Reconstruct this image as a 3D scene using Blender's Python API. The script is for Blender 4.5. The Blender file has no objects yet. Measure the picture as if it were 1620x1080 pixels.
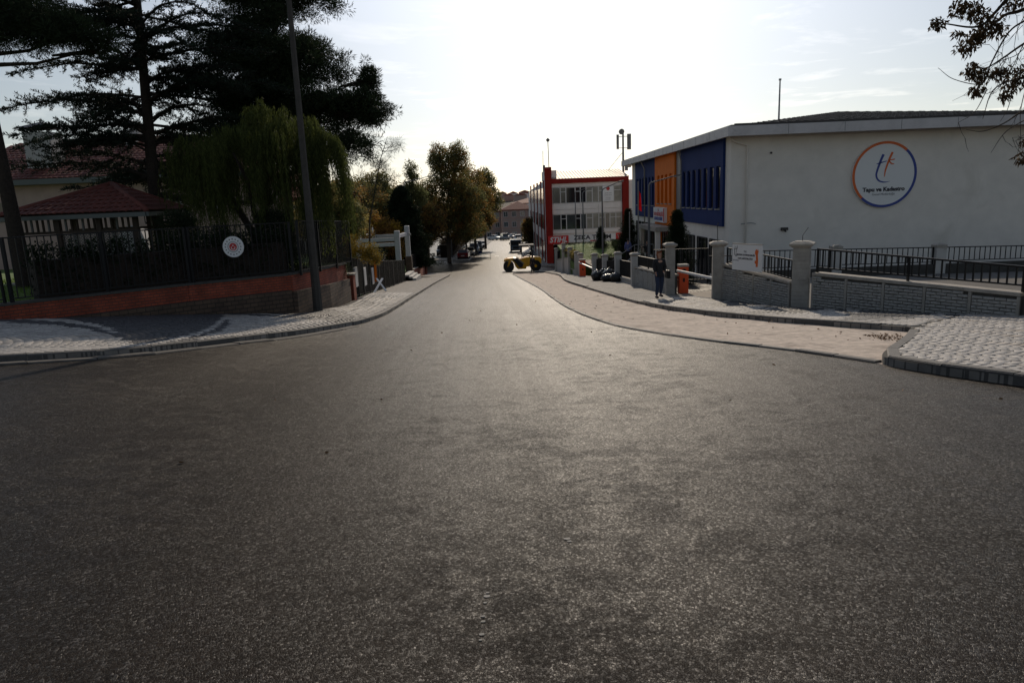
import bpy, bmesh, math, random
import numpy as np
from mathutils import Vector, Matrix
sc = bpy.context.scene
COL = sc.collection
rnd = random.Random(7)
nr = np.random.RandomState(11)
rad = math.radians
# ------------------------------------------------------------ camera
F_PX, PITCH, ROLL, CAM_H = 1120.0, math.atan(225 / 1120.0), 0.040, 1.8
cam = bpy.data.cameras.new('camera'); camo = bpy.data.objects.new('camera', cam); COL.objects.link(camo)
cam.sensor_width = 36; cam.lens = 36 * F_PX / 1620; cam.clip_end = 3000; cam.clip_start = .05
_R = Vector((1, 0, 0)); _U = Vector((0, math.sin(PITCH), math.cos(PITCH))); _F = Vector((0, math.cos(PITCH), -math.sin(PITCH)))
_r = math.cos(ROLL) * _R - math.sin(ROLL) * _U; _u = math.sin(ROLL) * _R + math.cos(ROLL) * _U
camo.matrix_world = Matrix(((_r.x, _u.x, -_F.x, 0), (_r.y, _u.y, -_F.y, 0), (_r.z, _u.z, -_F.z, CAM_H), (0, 0, 0, 1)))
sc.camera = camo
# ------------------------------------------------------------ sky and sun
SUN_EL, SUN_AZ = rad(27), rad(6.5)          # azimuth clockwise from +Y
HAZE_A, HAZE_B = 2.8, 11.0
world = bpy.data.worlds.new('World'); sc.world = world; world.use_nodes = True
wn = world.node_tree; wn.nodes.clear(); W = wn.nodes.new; WL = wn.links.new
wout = W('ShaderNodeOutputWorld'); wbg = W('ShaderNodeBackground'); sky = W('ShaderNodeTexSky')
sky.sky_type = 'NISHITA'; sky.sun_disc = False; sky.sun_elevation = SUN_EL; sky.sun_rotation = SUN_AZ
sky.altitude = 100; sky.air_density = 1.0; sky.dust_density = 0.3; sky.ozone_density = 1.0
tc = W('ShaderNodeTexCoord'); sep = W('ShaderNodeSeparateXYZ'); WL(tc.outputs['Generated'], sep.inputs[0])
dv = W('ShaderNodeMath'); dv.operation = 'MAXIMUM'; dv.inputs[1].default_value = .04; WL(sep.outputs['Z'], dv.inputs[0])
def wm(op, a, b=None):
    n = W('ShaderNodeMath'); n.operation = op
    for i, v in enumerate((a, b)):
        if v is None: continue
        if isinstance(v, (int, float)): n.inputs[i].default_value = v
        else: WL(v, n.inputs[i])
    return n.outputs[0]
cx = wm('DIVIDE', sep.outputs['X'], dv.outputs[0]); cy = wm('DIVIDE', sep.outputs['Y'], dv.outputs[0])
cmb = W('ShaderNodeCombineXYZ'); WL(cx, cmb.inputs[0]); WL(cy, cmb.inputs[1])
cn = W('ShaderNodeTexNoise'); cn.inputs['Scale'].default_value = .9; cn.inputs['Detail'].default_value = 9; cn.inputs['Roughness'].default_value = .62
cn.inputs['Distortion'].default_value = .4; WL(cmb.outputs[0], cn.inputs['Vector'])
cr = W('ShaderNodeValToRGB'); cr.color_ramp.elements[0].position = .54; cr.color_ramp.elements[1].position = .78; WL(cn.outputs['Fac'], cr.inputs[0])
fac = wm('MULTIPLY', cr.outputs[0], .65)
mixw = W('ShaderNodeMixRGB'); WL(fac, mixw.inputs[0]); WL(sky.outputs[0], mixw.inputs[1])
mulw = W('ShaderNodeMixRGB'); mulw.blend_type = 'MULTIPLY'; mulw.inputs[0].default_value = 1
WL(sky.outputs[0], mulw.inputs[1]); mulw.inputs[2].default_value = (2.3, 1.85, 1.62, 1); WL(mulw.outputs[0], mixw.inputs[2])
hs = W('ShaderNodeHueSaturation'); hs.inputs['Saturation'].default_value = .65; WL(mixw.outputs[0], hs.inputs['Color'])
# thin high haze: a broad white aureole round the sun, slightly warm towards the horizon
nv_ = W('ShaderNodeVectorMath'); nv_.operation = 'DOT_PRODUCT'; WL(tc.outputs['Generated'], nv_.inputs[0])
nv_.inputs[1].default_value = (math.sin(SUN_AZ) * math.cos(SUN_EL), math.cos(SUN_AZ) * math.cos(SUN_EL), math.sin(SUN_EL))
cosv = wm('MAXIMUM', nv_.outputs['Value'], 0); glow = wm('ADD', wm('MULTIPLY', wm('POWER', cosv, 2.2), HAZE_A), wm('MULTIPLY', wm('POWER', cosv, 14.0), HAZE_B))
gc = W('ShaderNodeVectorMath'); gc.operation = 'SCALE'
hz = W('ShaderNodeMapRange'); WL(sep.outputs['Z'], hz.inputs[0]); hz.inputs[1].default_value = 0; hz.inputs[2].default_value = .45
hc = W('ShaderNodeMixRGB'); WL(hz.outputs[0], hc.inputs[0]); hc.inputs[1].default_value = (1.0, .87, .77, 1); hc.inputs[2].default_value = (.76, .89, 1.08, 1)
WL(hc.outputs[0], gc.inputs[0]); WL(glow, gc.inputs['Scale'])
ad_ = W('ShaderNodeVectorMath'); ad_.operation = 'ADD'; WL(hs.outputs[0], ad_.inputs[0]); WL(gc.outputs[0], ad_.inputs[1])
WL(ad_.outputs[0], wbg.inputs['Color']); wbg.inputs['Strength'].default_value = .12; WL(wbg.outputs[0], wout.inputs['Surface'])
sl = bpy.data.lights.new('sun', 'SUN'); sl.energy = 5.0; sl.angle = rad(.55); sl.color = (1, .845, .66)
so = bpy.data.objects.new('sun', sl); COL.objects.link(so)
sdir = Vector((math.sin(SUN_AZ) * math.cos(SUN_EL), math.cos(SUN_AZ) * math.cos(SUN_EL), math.sin(SUN_EL)))
so.rotation_euler = sdir.to_track_quat('Z', 'Y').to_euler(); so.location = (0, 0, 60)
sc.view_settings.view_transform = 'Standard'; sc.view_settings.look = 'None'; sc.view_settings.gamma = 1
sc.view_settings.exposure = -.95; sc.view_settings.use_curve_mapping = False
sc.cycles.max_bounces = 6; sc.cycles.transparent_max_bounces = 8; sc.cycles.sample_clamp_indirect = 6
try: sc.cycles.use_denoising = True
except Exception: pass
# ------------------------------------------------------------ terrain
XP = [-200, 0, 70, 80, 103, 200, 260, 400, 900]; ZP = [0, 0, -5.46, -6.12, -6.9, -9.3, -10.7, -12, -12]
def g(y): return float(np.interp(y, XP, ZP))
def G(x, y):
    a = min(1, max(0, (45 - y) / 23.)); a = a * a * (3 - 2 * a)
    t = min(max(0, -x - 3.5), 13)
    return g(y) + a * .085 * t * min(1, t / 2)
# ------------------------------------------------------------ materials
def mat(name, col, rough=.8, var=0, vs=3, bump=0, bs=40, metal=0, spec=.5, island=0, transl=0, coat=0, stain=None, bdist=.01, det=6):
    m = bpy.data.materials.new(name); m.use_nodes = True; nt = m.node_tree; N = nt.nodes.new; L = nt.links.new
    b = nt.nodes['Principled BSDF']; b.inputs['Roughness'].default_value = rough; b.inputs['Metallic'].default_value = metal
    b.inputs['Specular IOR Level'].default_value = spec; b.inputs['Base Color'].default_value = (*col, 1)
    if coat: b.inputs['Coat Weight'].default_value = coat; b.inputs['Coat Roughness'].default_value = .08
    geo = N('ShaderNodeNewGeometry'); src = None
    if var:
        n = N('ShaderNodeTexNoise'); n.inputs['Scale'].default_value = vs; n.inputs['Detail'].default_value = det; n.inputs['Roughness'].default_value = .65
        L(geo.outputs['Position'], n.inputs['Vector'])
        mx = N('ShaderNodeMixRGB'); mr = N('ShaderNodeMapRange'); L(n.outputs['Fac'], mr.inputs[0]); mr.inputs[1].default_value = .3; mr.inputs[2].default_value = .7
        L(mr.outputs[0], mx.inputs[0])
        mx.inputs[1].default_value = (*[c * (1 - var) for c in col], 1); mx.inputs[2].default_value = (*[min(1, c * (1 + var)) for c in col], 1)
        src = mx.outputs[0]
    if stain:      # (colour, scale, threshold)
        n = N('ShaderNodeTexNoise'); n.inputs['Scale'].default_value = stain[1]; n.inputs['Detail'].default_value = 7; n.inputs['Distortion'].default_value = .6
        L(geo.outputs['Position'], n.inputs['Vector'])
        mr = N('ShaderNodeMapRange'); L(n.outputs['Fac'], mr.inputs[0]); mr.inputs[1].default_value = stain[2]; mr.inputs[2].default_value = stain[2] + .16
        mx = N('ShaderNodeMixRGB'); L(mr.outputs[0], mx.inputs[0])
        if src: L(src, mx.inputs[1])
        else: mx.inputs[1].default_value = (*col, 1)
        mx.inputs[2].default_value = (*stain[0], 1); src = mx.outputs[0]
    if island:
        rmp = N('ShaderNodeMapRange'); L(geo.outputs['Random Per Island'], rmp.inputs[0]); rmp.inputs[3].default_value = 1 - island; rmp.inputs[4].default_value = 1 + island
        mu = N('ShaderNodeVectorMath'); mu.operation = 'SCALE'
        if src: L(src, mu.inputs[0])
        else: mu.inputs[0].default_value = col
        L(rmp.outputs[0], mu.inputs['Scale']); src = mu.outputs[0]
    if src: L(src, b.inputs['Base Color'])
    if bump:
        n = N('ShaderNodeTexNoise'); n.inputs['Scale'].default_value = bs; n.inputs['Detail'].default_value = 5
        L(geo.outputs['Position'], n.inputs['Vector'])
        bp = N('ShaderNodeBump'); bp.inputs['Strength'].default_value = bump; bp.inputs['Distance'].default_value = bdist
        L(n.outputs['Fac'], bp.inputs['Height']); L(bp.outputs[0], b.inputs['Normal'])
    if transl:
        b.inputs['Specular IOR Level'].default_value = .12
        tr = N('ShaderNodeBsdfTranslucent'); ms = N('ShaderNodeMixShader'); ms.inputs[0].default_value = transl
        if src: L(src, tr.inputs[0])
        else: tr.inputs[0].default_value = (*col, 1)
        L(b.outputs[0], ms.inputs[1]); L(tr.outputs[0], ms.inputs[2]); L(ms.outputs[0], nt.nodes['Material Output'].inputs['Surface'])
    return m
def brick_mat(name, c1, c2, mortar, scale=1, bw=.22, bh=.075, rough=.85, axis=None, ms=.012, bump=.5):
    m = bpy.data.materials.new(name); m.use_nodes = True; nt = m.node_tree; N = nt.nodes.new; L = nt.links.new
    b = nt.nodes['Principled BSDF']; b.inputs['Roughness'].default_value = rough
    geo = N('ShaderNodeNewGeometry'); sp = N('ShaderNodeSeparateXYZ'); L(geo.outputs['Position'], sp.inputs[0])
    cb = N('ShaderNodeCombineXYZ')
    if axis == 'xy': L(sp.outputs[0], cb.inputs[0]); L(sp.outputs[1], cb.inputs[1])
    else:
        ad = N('ShaderNodeMath'); ad.operation = 'ADD'; L(sp.outputs[0], ad.inputs[0]); L(sp.outputs[1], ad.inputs[1])
        L(ad.outputs[0], cb.inputs[0]); L(sp.outputs[2], cb.inputs[1])
    t = N('ShaderNodeTexBrick'); L(cb.outputs[0], t.inputs['Vector']); t.inputs['Scale'].default_value = scale
    t.inputs['Brick Width'].default_value = bw; t.inputs['Row Height'].default_value = bh; t.inputs['Mortar Size'].default_value = ms
    t.inputs['Color1'].default_value = (*c1, 1); t.inputs['Color2'].default_value = (*c2, 1); t.inputs['Mortar'].default_value = (*mortar, 1)
    n = N('ShaderNodeTexNoise'); n.inputs['Scale'].default_value = 2.5; n.inputs['Detail'].default_value = 8; L(geo.outputs['Position'], n.inputs['Vector'])
    mr = N('ShaderNodeMapRange'); L(n.outputs['Fac'], mr.inputs[0]); mr.inputs[1].default_value = .25; mr.inputs[2].default_value = .75; mr.inputs[3].default_value = .62; mr.inputs[4].default_value = 1.3
    mu = N('ShaderNodeVectorMath'); mu.operation = 'SCALE'; L(t.outputs['Color'], mu.inputs[0]); L(mr.outputs[0], mu.inputs['Scale'])
    L(mu.outputs[0], b.inputs['Base Color'])
    bp = N('ShaderNodeBump'); bp.inputs['Strength'].default_value = bump; bp.inputs['Distance'].default_value = .01; bp.invert = True
    L(t.outputs['Fac'], bp.inputs['Height']); L(bp.outputs[0], b.inputs['Normal'])
    return m
def asphalt_mat():
    m = bpy.data.materials.new('asphalt'); m.use_nodes = True; nt = m.node_tree; N = nt.nodes.new; L = nt.links.new
    b = nt.nodes['Principled BSDF']; geo = N('ShaderNodeNewGeometry'); P = geo.outputs['Position']
    def noise(scale, det=6, vec=P, rough=.6, dist=0):
        n = N('ShaderNodeTexNoise'); n.inputs['Scale'].default_value = scale; n.inputs['Detail'].default_value = det
        n.inputs['Roughness'].default_value = rough; n.inputs['Distortion'].default_value = dist; L(vec, n.inputs['Vector']); return n.outputs['Fac']
    def rng(v, a, b_, c=0, d=1):
        r = N('ShaderNodeMapRange'); L(v, r.inputs[0])
        for i, q in enumerate((a, b_, c, d)): r.inputs[i + 1].default_value = q
        return r.outputs[0]
    def ma(op, a, b_):
        n = N('ShaderNodeMath'); n.operation = op
        for i, v in enumerate((a, b_)):
            if isinstance(v, (int, float)): n.inputs[i].default_value = v
            else: L(v, n.inputs[i])
        return n.outputs[0]
    # long tracks left by the paver and the roller, bending gently with the road
    sp = N('ShaderNodeSeparateXYZ'); L(P, sp.inputs[0])
    xx = ma('ADD', sp.outputs[0], ma('MULTIPLY', sp.outputs[1], .034)); cb = N('ShaderNodeCombineXYZ'); L(ma('MULTIPLY', xx, 1.5), cb.inputs[0]); L(ma('MULTIPLY', sp.outputs[1], .035), cb.inputs[1])
    streak = noise(1.0, 6, cb.outputs[0], .7, .3)
    cb2 = N('ShaderNodeCombineXYZ'); L(ma('MULTIPLY', sp.outputs[0], .8), cb2.inputs[0]); L(ma('MULTIPLY', sp.outputs[1], 1.0), cb2.inputs[1])
    open_n = noise(3.2, 10, cb2.outputs[0], .80, .15)            # open-textured patches where stones stand clear
    openf = ma('MULTIPLY', rng(open_n, .48, .70), rng(noise(.55, 3), .38, .58, .15, 1))
    v = N('ShaderNodeTexVoronoi'); v.inputs['Scale'].default_value = 78; L(P, v.inputs['Vector'])
    ve = N('ShaderNodeTexVoronoi'); ve.feature = 'DISTANCE_TO_EDGE'; ve.inputs['Scale'].default_value = 78; L(P, ve.inputs['Vector'])
    v2 = N('ShaderNodeTexVoronoi'); v2.inputs['Scale'].default_value = 190; L(P, v2.inputs['Vector'])
    rs = N('ShaderNodeSeparateXYZ'); L(v.outputs['Color'], rs.inputs[0]); rs2 = N('ShaderNodeSeparateXYZ'); L(v2.outputs['Color'], rs2.inputs[0])
    big = noise(.35, 5); mid = noise(7, 8, rough=.75)
    gap = rng(ve.outputs['Distance'], 0, .16, 0, 1)                     # 0 in the voids between stones
    stone = ma('MULTIPLY', ma('ADD', 1.0, ma('MULTIPLY', rng(rs.outputs[0], 0, 1, -.5, .8), rng(openf, 0, 1, .40, 1.0))), rng(rs2.outputs[1], 0, 1, .68, 1.32))
    c = ma('MULTIPLY', stone, ma('ADD', rng(openf, 0, 1, .80, .48), ma('MULTIPLY', gap, rng(openf, 0, 1, .20, .95))))
    c = ma('MULTIPLY', c, rng(mid, .3, .7, .72, 1.28)); c = ma('MULTIPLY', c, rng(big, .3, .7, .88, 1.12))
    c = ma('MULTIPLY', c, rng(streak, .3, .7, .78, 1.25))
    # thin roller seams across the mat
    def seam(x0, y0, x1, y1, w):
        k = (x1 - x0) / (y1 - y0); d = ma('ABSOLUTE', ma('SUBTRACT', ma('ADD', sp.outputs[0], ma('MULTIPLY', noise(.8, 2), .25)), ma('ADD', ma('MULTIPLY', sp.outputs[1], k), x0 - k * y0 + .125)), 0)
        ins = ma('MULTIPLY', ma('GREATER_THAN', sp.outputs[1], min(y0, y1)), ma('LESS_THAN', sp.outputs[1], max(y0, y1)))
        return ma('SUBTRACT', 1.0, ma('MULTIPLY', ins, rng(d, 0, w, .38, 0)))
    c = ma('MULTIPLY', c, seam(1.72, 16.3, 1.80, 6.2, .05)); c = ma('MULTIPLY', c, seam(-.9, 30, -1.5, 9, .06)); c = ma('MULTIPLY', c, seam(2.2, 13.5, 3.9, 5.0, .045))
    sc_ = N('ShaderNodeVectorMath'); sc_.operation = 'SCALE'; sc_.inputs[0].default_value = (.0175, .0134, .0106); L(c, sc_.inputs['Scale'])
    pale = ma('MULTIPLY', rng(rs.outputs[1], .94, .98), .40)
    mx = N('ShaderNodeMixRGB'); L(pale, mx.inputs[0]); L(sc_.outputs[0], mx.inputs[1]); mx.inputs[2].default_value = (.13, .115, .105, 1); L(mx.outputs[0], b.inputs['Base Color'])
    L(ma('ADD', rng(streak, .3, .7, .44, .32), ma('MULTIPLY', rs.outputs[2], .10)), b.inputs['Roughness'])
    L(ma('ADD', .035, ma('MULTIPLY', ma('POWER', rs.outputs[1], 3.0), .20)), b.inputs['Specular IOR Level'])
    h = ma('ADD', ma('MULTIPLY', gap, rng(openf, 0, 1, .30, 1.25)), ma('MULTIPLY', rs.outputs[0], rng(openf, 0, 1, .12, .55)))
    h = ma('ADD', h, ma('MULTIPLY', v2.outputs['Distance'], -.3))
    bp = N('ShaderNodeBump'); bp.inputs['Strength'].default_value = .85; bp.inputs['Distance'].default_value = .0038
    L(h, bp.inputs['Height']); L(bp.outputs[0], b.inputs['Normal'])
    return m
M = dict(
    asphalt=asphalt_mat(),
    earth=mat('earth', (.10, .085, .06), .95, .3, 2, .4, 20),
    grass=mat('grass', (.10, .16, .03), .9, .35, 6, .5, 60),
    blade=mat('grass_blade', (.13, .20, .035), .8, island=.4, transl=.35),
    pave=brick_mat('pavement_far', (.24, .22, .20), (.19, .175, .16), (.08, .075, .07), 1, .2, .2, axis='xy', ms=.012),
    drive=brick_mat('driveway_pavers', (.26, .21, .16), (.21, .17, .13), (.09, .08, .07), 1, .2, .1, axis='xy', ms=.01),
    bed=mat('sand_joint', (.05, .046, .04), .95, .3, 8),
    light=mat('light_paver', (.36, .34, .32), .72, .22, 9, .5, 60, island=.22, stain=((.22, .15, .08), .8, .60)),
    dark=mat('dark_paver', (.055, .056, .062), .62, .3, 9, .4, 60, island=.18),
    lay=mat('parking_surface', (.50, .42, .355), .9, .34, 6, 1.0, 30, stain=((.25, .20, .165), 1.6, .56), bdist=.015, det=9),
    kerb=mat('kerb_basalt', (.085, .081, .078), .75, .22, 12, .5, 40),
    gutter=mat('gutter_concrete', (.085, .078, .072), .85, .35, 5, .6, 40),
    conc=mat('concrete', (.33, .31, .28), .88, .18, 4, .4, 50, stain=((.20, .185, .16), 2.2, .62)),
    coping=mat('coping', (.36, .33, .29), .85, .2, 5, .4, 40, stain=((.16, .14, .11), 3, .6)),
    conc_white=mat('white_plaster_wall', (.52, .50, .47), .85, .1, 3, .2, 60, stain=((.34, .31, .28), 1.3, .64)),
    wall=mat('facade_white', (.84, .785, .72), .85, .07, .9, .15, 90, stain=((.70, .65, .58), .45, .60)),
    facade2=mat('facade_cream', (.88, .83, .79), .8, .08, 1.2, .1, 50),
    fascia=mat('fascia_grey', (.60, .57, .57), .6, .1, 1.5, stain=((.30, .29, .29), 1.2, .62)),
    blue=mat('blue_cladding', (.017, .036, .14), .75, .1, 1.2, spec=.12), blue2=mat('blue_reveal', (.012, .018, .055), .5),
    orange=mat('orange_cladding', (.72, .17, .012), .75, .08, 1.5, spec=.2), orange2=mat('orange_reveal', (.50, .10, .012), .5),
    greyc=mat('grey_cladding', (.19, .19, .20), .5, .1, 2),
    dkglass=mat('dark_glass', (.012, .014, .018), .08, spec=.6), glass=mat('window_glass', (.05, .06, .065), .1, .4, .8, spec=.7),
    curtain=mat('blind_behind_glass', (.24, .235, .20), .35, .3, 1.5, spec=.6),
    frame=mat('white_window_frame', (.62, .61, .60), .5), red=mat('dark_red_cladding', (.27, .026, .020), .8, .12, 1.5, spec=.1),
    signred=mat('sign_red', (.70, .02, .02), .45), signwhite=mat('sign_white', (.82, .82, .82), .4), ink=mat('sign_ink', (.02, .02, .035), .5),
    inkred=mat('sign_ink_red', (.55, .03, .03), .5), inkblue=mat('sign_ink_blue', (.03, .06, .30), .5), inkorange=mat('sign_ink_orange', (.75, .14, .02), .5), inkgrey=mat('sign_ink_grey', (.2, .2, .22), .5),
    tile=mat('roof_tile_red', (.13, .035, .026), .75, .3, 3, .4, 50, island=.25), tile2=mat('roof_tile_dark', (.26, .085, .06), .8, .3, 1.5, .4, 30),
    roofbrown=mat('brown_metal_roof', (.13, .10, .09), .45, .15, 1.5, metal=.3), trim=mat('dark_trim', (.035, .03, .03), .5),
    roofcream=mat('cream_metal_roof', (.42, .34, .25), .6, .1, 1.0, spec=.2),
    black=mat('black_painted_steel', (.010, .010, .011), .5, .3, 30, spec=.3), steel=mat('galvanised_steel', (.30, .31, .32), .45, .2, 8, metal=.6),
    poleconc=mat('pole_concrete', (.062, .056, .050), .85, .25, 5, .5, 40), antgrey=mat('antenna_grey', (.16, .16, .165), .6),
    redbrick=brick_mat('red_brick', (.36, .075, .036), (.27, .055, .028), (.13, .05, .035), 1, .22, .075),
    darkstone=brick_mat('brown_stone', (.12, .078, .052), (.085, .056, .04), (.035, .028, .022), 1, .3, .12),
    splitstone=mat('pale_split_stone', (.36, .35, .33), .9, .22, 9, .8, 30, island=.22, stain=((.12, .11, .09), 4, .62), bdist=.02),
    backer=mat('wall_backing', (.07, .066, .06), .95, .2, 5),
    cream=mat('garden_house_plaster', (.42, .31, .27), .9, .1, 1.5), pink=mat('far_pink_plaster', (.40, .27, .23), .9, .1, .6),
    chimney=mat('chimney_plaster', (.42, .41, .41), .9, .1, 2), wood=mat('dark_wood', (.035, .022, .014), .7, .3, 10),
    gutterm=mat('eave_gutter', (.09, .105, .105), .5), lattice=mat('pale_lattice', (.12, .125, .125), .7), whitewood=mat('white_painted_timber', (.55, .55, .57), .6, .12, 6),
    barkd=mat('dark_bark', (.030, .022, .017), .95, .4, 14, .9, 20, bdist=.03), barkl=mat('grey_bark', (.075, .06, .048), .95, .4, 14, .8, 20, bdist=.03),
    pine=mat('pine_needles', (.028, .042, .020), .7, island=.5, transl=.18), cedar=mat('cedar_needles', (.020, .032, .022), .7, island=.5, transl=.12),
    willow=mat('hanging_leaves', (.075, .092, .026), .6, island=.5, transl=.42), conifer=mat('dark_conifer', (.018, .030, .014), .8, island=.5, transl=.12),
    leafg=mat('green_leaves', (.13, .14, .06), .6, island=.5, transl=.6), leafo=mat('olive_leaves', (.20, .165, .055), .6, island=.5, transl=.6),
    leafr=mat('rust_leaves', (.27, .15, .045), .6, island=.5, transl=.6), leafy=mat('yellow_leaves', (.26, .17, .022), .6, island=.4, transl=.4),
    leafb=mat('bronze_leaves', (.055, .036, .018), .6, island=.5, transl=.25), hedge=mat('hedge_leaves', (.030, .048, .015), .7, island=.5, transl=.25),
    yellow=mat('machine_yellow', (.92, .44, .012), .4, .12, 4), tyre=mat('rubber', (.018, .018, .018), .85), drum=mat('drum_steel', (.05, .046, .044), .45, .3, 5, metal=.5),
    barrier=mat('barrier_orange', (.78, .085, .012), .45, .06, 4), polewhite=mat('barrier_arm_white', (.75, .75, .75), .4),
    bag=mat('black_plastic', (.012, .012, .013), .22, bump=.9, bs=14, bdist=.05), skin=mat('skin', (.42, .24, .17), .55), hair=mat('auburn_hair', (.20, .06, .022), .6),
    jacket=mat('dark_jacket', (.012, .012, .016), .8), jeans=mat('blue_jeans', (.022, .035, .075), .85), shoe=mat('dark_shoe', (.02, .018, .018), .6), shirt=mat('blue_shirt', (.10, .12, .28), .85), darkhair=mat('dark_hair', (.012, .01, .009), .6),
    flag=mat('flag_red', (.55, .015, .02), .7, transl=.3), lampglass=mat('lamp_glass', (.5, .5, .48), .2), winglass=mat('car_glass', (.015, .018, .02), .06, spec=.7),
    tail=mat('tail_light', (.4, .01, .01), .2), head=mat('head_light', (.7, .7, .7), .1), white=mat('white_paint_line', (.75, .75, .72), .7), litter=mat('fallen_leaves', (.16, .08, .03), .8, island=.5), plate=mat('number_plate', (.7, .7, .7), .4),
)
# ------------------------------------------------------------ builders
def tag(o, label=None, cat=None, group=None, kind=None):
    if label: o['label'] = label
    if cat: o['category'] = cat
    if group: o['group'] = group
    if kind: o['kind'] = kind
    return o
def thing(name, label, cat, loc=(0, 0, 0), rz=0, group=None):
    o = bpy.data.objects.new(name, None); COL.objects.link(o); o.location = loc; o.rotation_euler = (0, 0, rz); o.empty_display_size = .2
    return tag(o, label, cat, group)
def link(name, me, m=None, parent=None, world=True):
    if m is not None:
        for q in (m if isinstance(m, (list, tuple)) else [m]): me.materials.append(M[q])
    o = bpy.data.objects.new(name, me); COL.objects.link(o)
    if parent is not None:
        o.parent = parent
        if world and parent.location.length > 0:      # vertices are in world coordinates
            me.transform(Matrix.Translation(-parent.location) if not any(parent.rotation_euler) else (Matrix.Translation(parent.location) @ parent.rotation_euler.to_matrix().to_4x4()).inverted())
    return o
class MB:
    """collects simple solids, then links them as one mesh object"""
    def __init__(s): s.v = []; s.f = []; s.mi = []
    def add(s, vs, fs, mi=0):
        k = len(s.v); s.v += [tuple(v) for v in vs]; s.f += [tuple(i + k for i in f) for f in fs]; s.mi += [mi] * len(fs); return s
    def box(s, x0, x1, y0, y1, z0, z1, mi=0, T=None):
        vs = [Vector(p) for p in ((x0, y0, z0), (x1, y0, z0), (x1, y1, z0), (x0, y1, z0), (x0, y0, z1), (x1, y0, z1), (x1, y1, z1), (x0, y1, z1))]
        if T is not None: vs = [T @ v for v in vs]
        return s.add(vs, [(0, 3, 2, 1), (4, 5, 6, 7), (0, 1, 5, 4), (1, 2, 6, 5), (2, 3, 7, 6), (3, 0, 4, 7)], mi)
    def bar(s, p, q, w, h=None, mi=0, up=(0, 0, 1)):
        """square bar from p to q"""
        p = Vector(p); q = Vector(q); d = (q - p); h = h or w
        if d.length < 1e-6: return s
        d.normalize(); u = Vector(up)
        if abs(d.dot(u)) > .98: u = Vector((0, 1, 0))
        a = d.cross(u).normalized() * (w / 2); b = a.cross(d).normalized() * (h / 2)
        vs = [p - a - b, p + a - b, p + a + b, p - a + b, q - a - b, q + a - b, q + a + b, q - a + b]
        return s.add(vs, [(0, 3, 2, 1), (4, 5, 6, 7), (0, 1, 5, 4), (1, 2, 6, 5), (2, 3, 7, 6), (3, 0, 4, 7)], mi)
    def tube(s, pts, rs, n=8, mi=0, cap=True):
        pts = [Vector(p) for p in pts]; k = len(s.v); m_ = len(pts)
        if isinstance(rs, (int, float)): rs = [rs] * m_
        ref = None; vs = []
        for i, p in enumerate(pts):
            d = (pts[min(i + 1, m_ - 1)] - pts[max(i - 1, 0)]).normalized()
            if ref is None: ref = Vector((1, 0, 0)) if abs(d.x) < .8 else Vector((0, 1, 0))
            a = (ref - d * ref.dot(d)).normalized(); ref = a; b = d.cross(a)
            for j in range(n):
                t = 2 * math.pi * j / n; vs.append(p + (a * math.cos(t) + b * math.sin(t)) * rs[i])
        fs = [(i * n + j, i * n + (j + 1) % n, (i + 1) * n + (j + 1) % n, (i + 1) * n + j) for i in range(m_ - 1) for j in range(n)]
        if cap: fs += [tuple(reversed(range(n))), tuple((m_ - 1) * n + j for j in range(n))]
        return s.add(vs, fs, mi)
    def prism(s, poly, d, mi=0):
        """poly: list of 3D points (one plane), extruded by vector d"""
        n = len(poly); d = Vector(d); vs = [Vector(p) for p in poly] + [Vector(p) + d for p in poly]
        fs = [tuple(reversed(range(n))), tuple(range(n, 2 * n))] + [(i, (i + 1) % n, n + (i + 1) % n, n + i) for i in range(n)]
        return s.add(vs, fs, mi)
    def mesh(s, name, smooth=False):
        me = bpy.data.meshes.new(name); me.from_pydata(s.v, [], s.f)
        bm = bmesh.new(); bm.from_mesh(me); bmesh.ops.recalc_face_normals(bm, faces=bm.faces); bm.to_mesh(me); bm.free()
        me.polygons.foreach_set('material_index', s.mi)
        if smooth: me.polygons.foreach_set('use_smooth', [True] * len(s.f))
        return me
    def build(s, name, m, parent=None, smooth=False, bevel=0, world=True):
        me = s.mesh(name, smooth)
        o = link(name, me, m, parent, world)
        if bevel:
            b = o.modifiers.new('bevel', 'BEVEL'); b.width = bevel; b.segments = 2; b.limit_method = 'ANGLE'; b.angle_limit = rad(40)
        return o
def fastmesh(name, V, Q, smooth=False):
    me = bpy.data.meshes.new(name); V = np.asarray(V, np.float32); Q = np.asarray(Q, np.int32)
    me.vertices.add(len(V)); me.vertices.foreach_set('co', V.ravel()); k = Q.shape[1]
    me.loops.add(Q.size); me.loops.foreach_set('vertex_index', Q.ravel())
    me.polygons.add(len(Q)); me.polygons.foreach_set('loop_start', np.arange(0, Q.size, k, dtype=np.int32)); me.polygons.foreach_set('loop_total', np.full(len(Q), k, np.int32))
    me.update(calc_edges=True)
    return me
def nrm(a): return a / np.maximum(1e-9, np.linalg.norm(a, axis=-1, keepdims=True))
def blades(P, D, L, Wd, rs=nr, flat=0.0):
    """one long four-sided leaf or needle tuft per row: base P, direction D, length L, width Wd"""
    n = len(P); D = nrm(D); L = np.broadcast_to(L, (n,))[:, None]; Wd = np.broadcast_to(Wd, (n,))[:, None]
    r = rs.normal(size=(n, 3)); S = nrm(np.cross(D, r)) * Wd / 2
    V = np.stack([P, P + D * L * .45 + S, P + D * L, P + D * L * .45 - S], 1).reshape(-1, 3)
    return V, np.arange(4 * n).reshape(-1, 4)
def join(parts):
    V = []; Q = []; k = 0
    for v, q in parts: V.append(v); Q.append(q + k); k += len(v)
    return np.concatenate(V), np.concatenate(Q)
UNIT = MB().box(-.5, .5, -.5, .5, -.5, .5)
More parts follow.
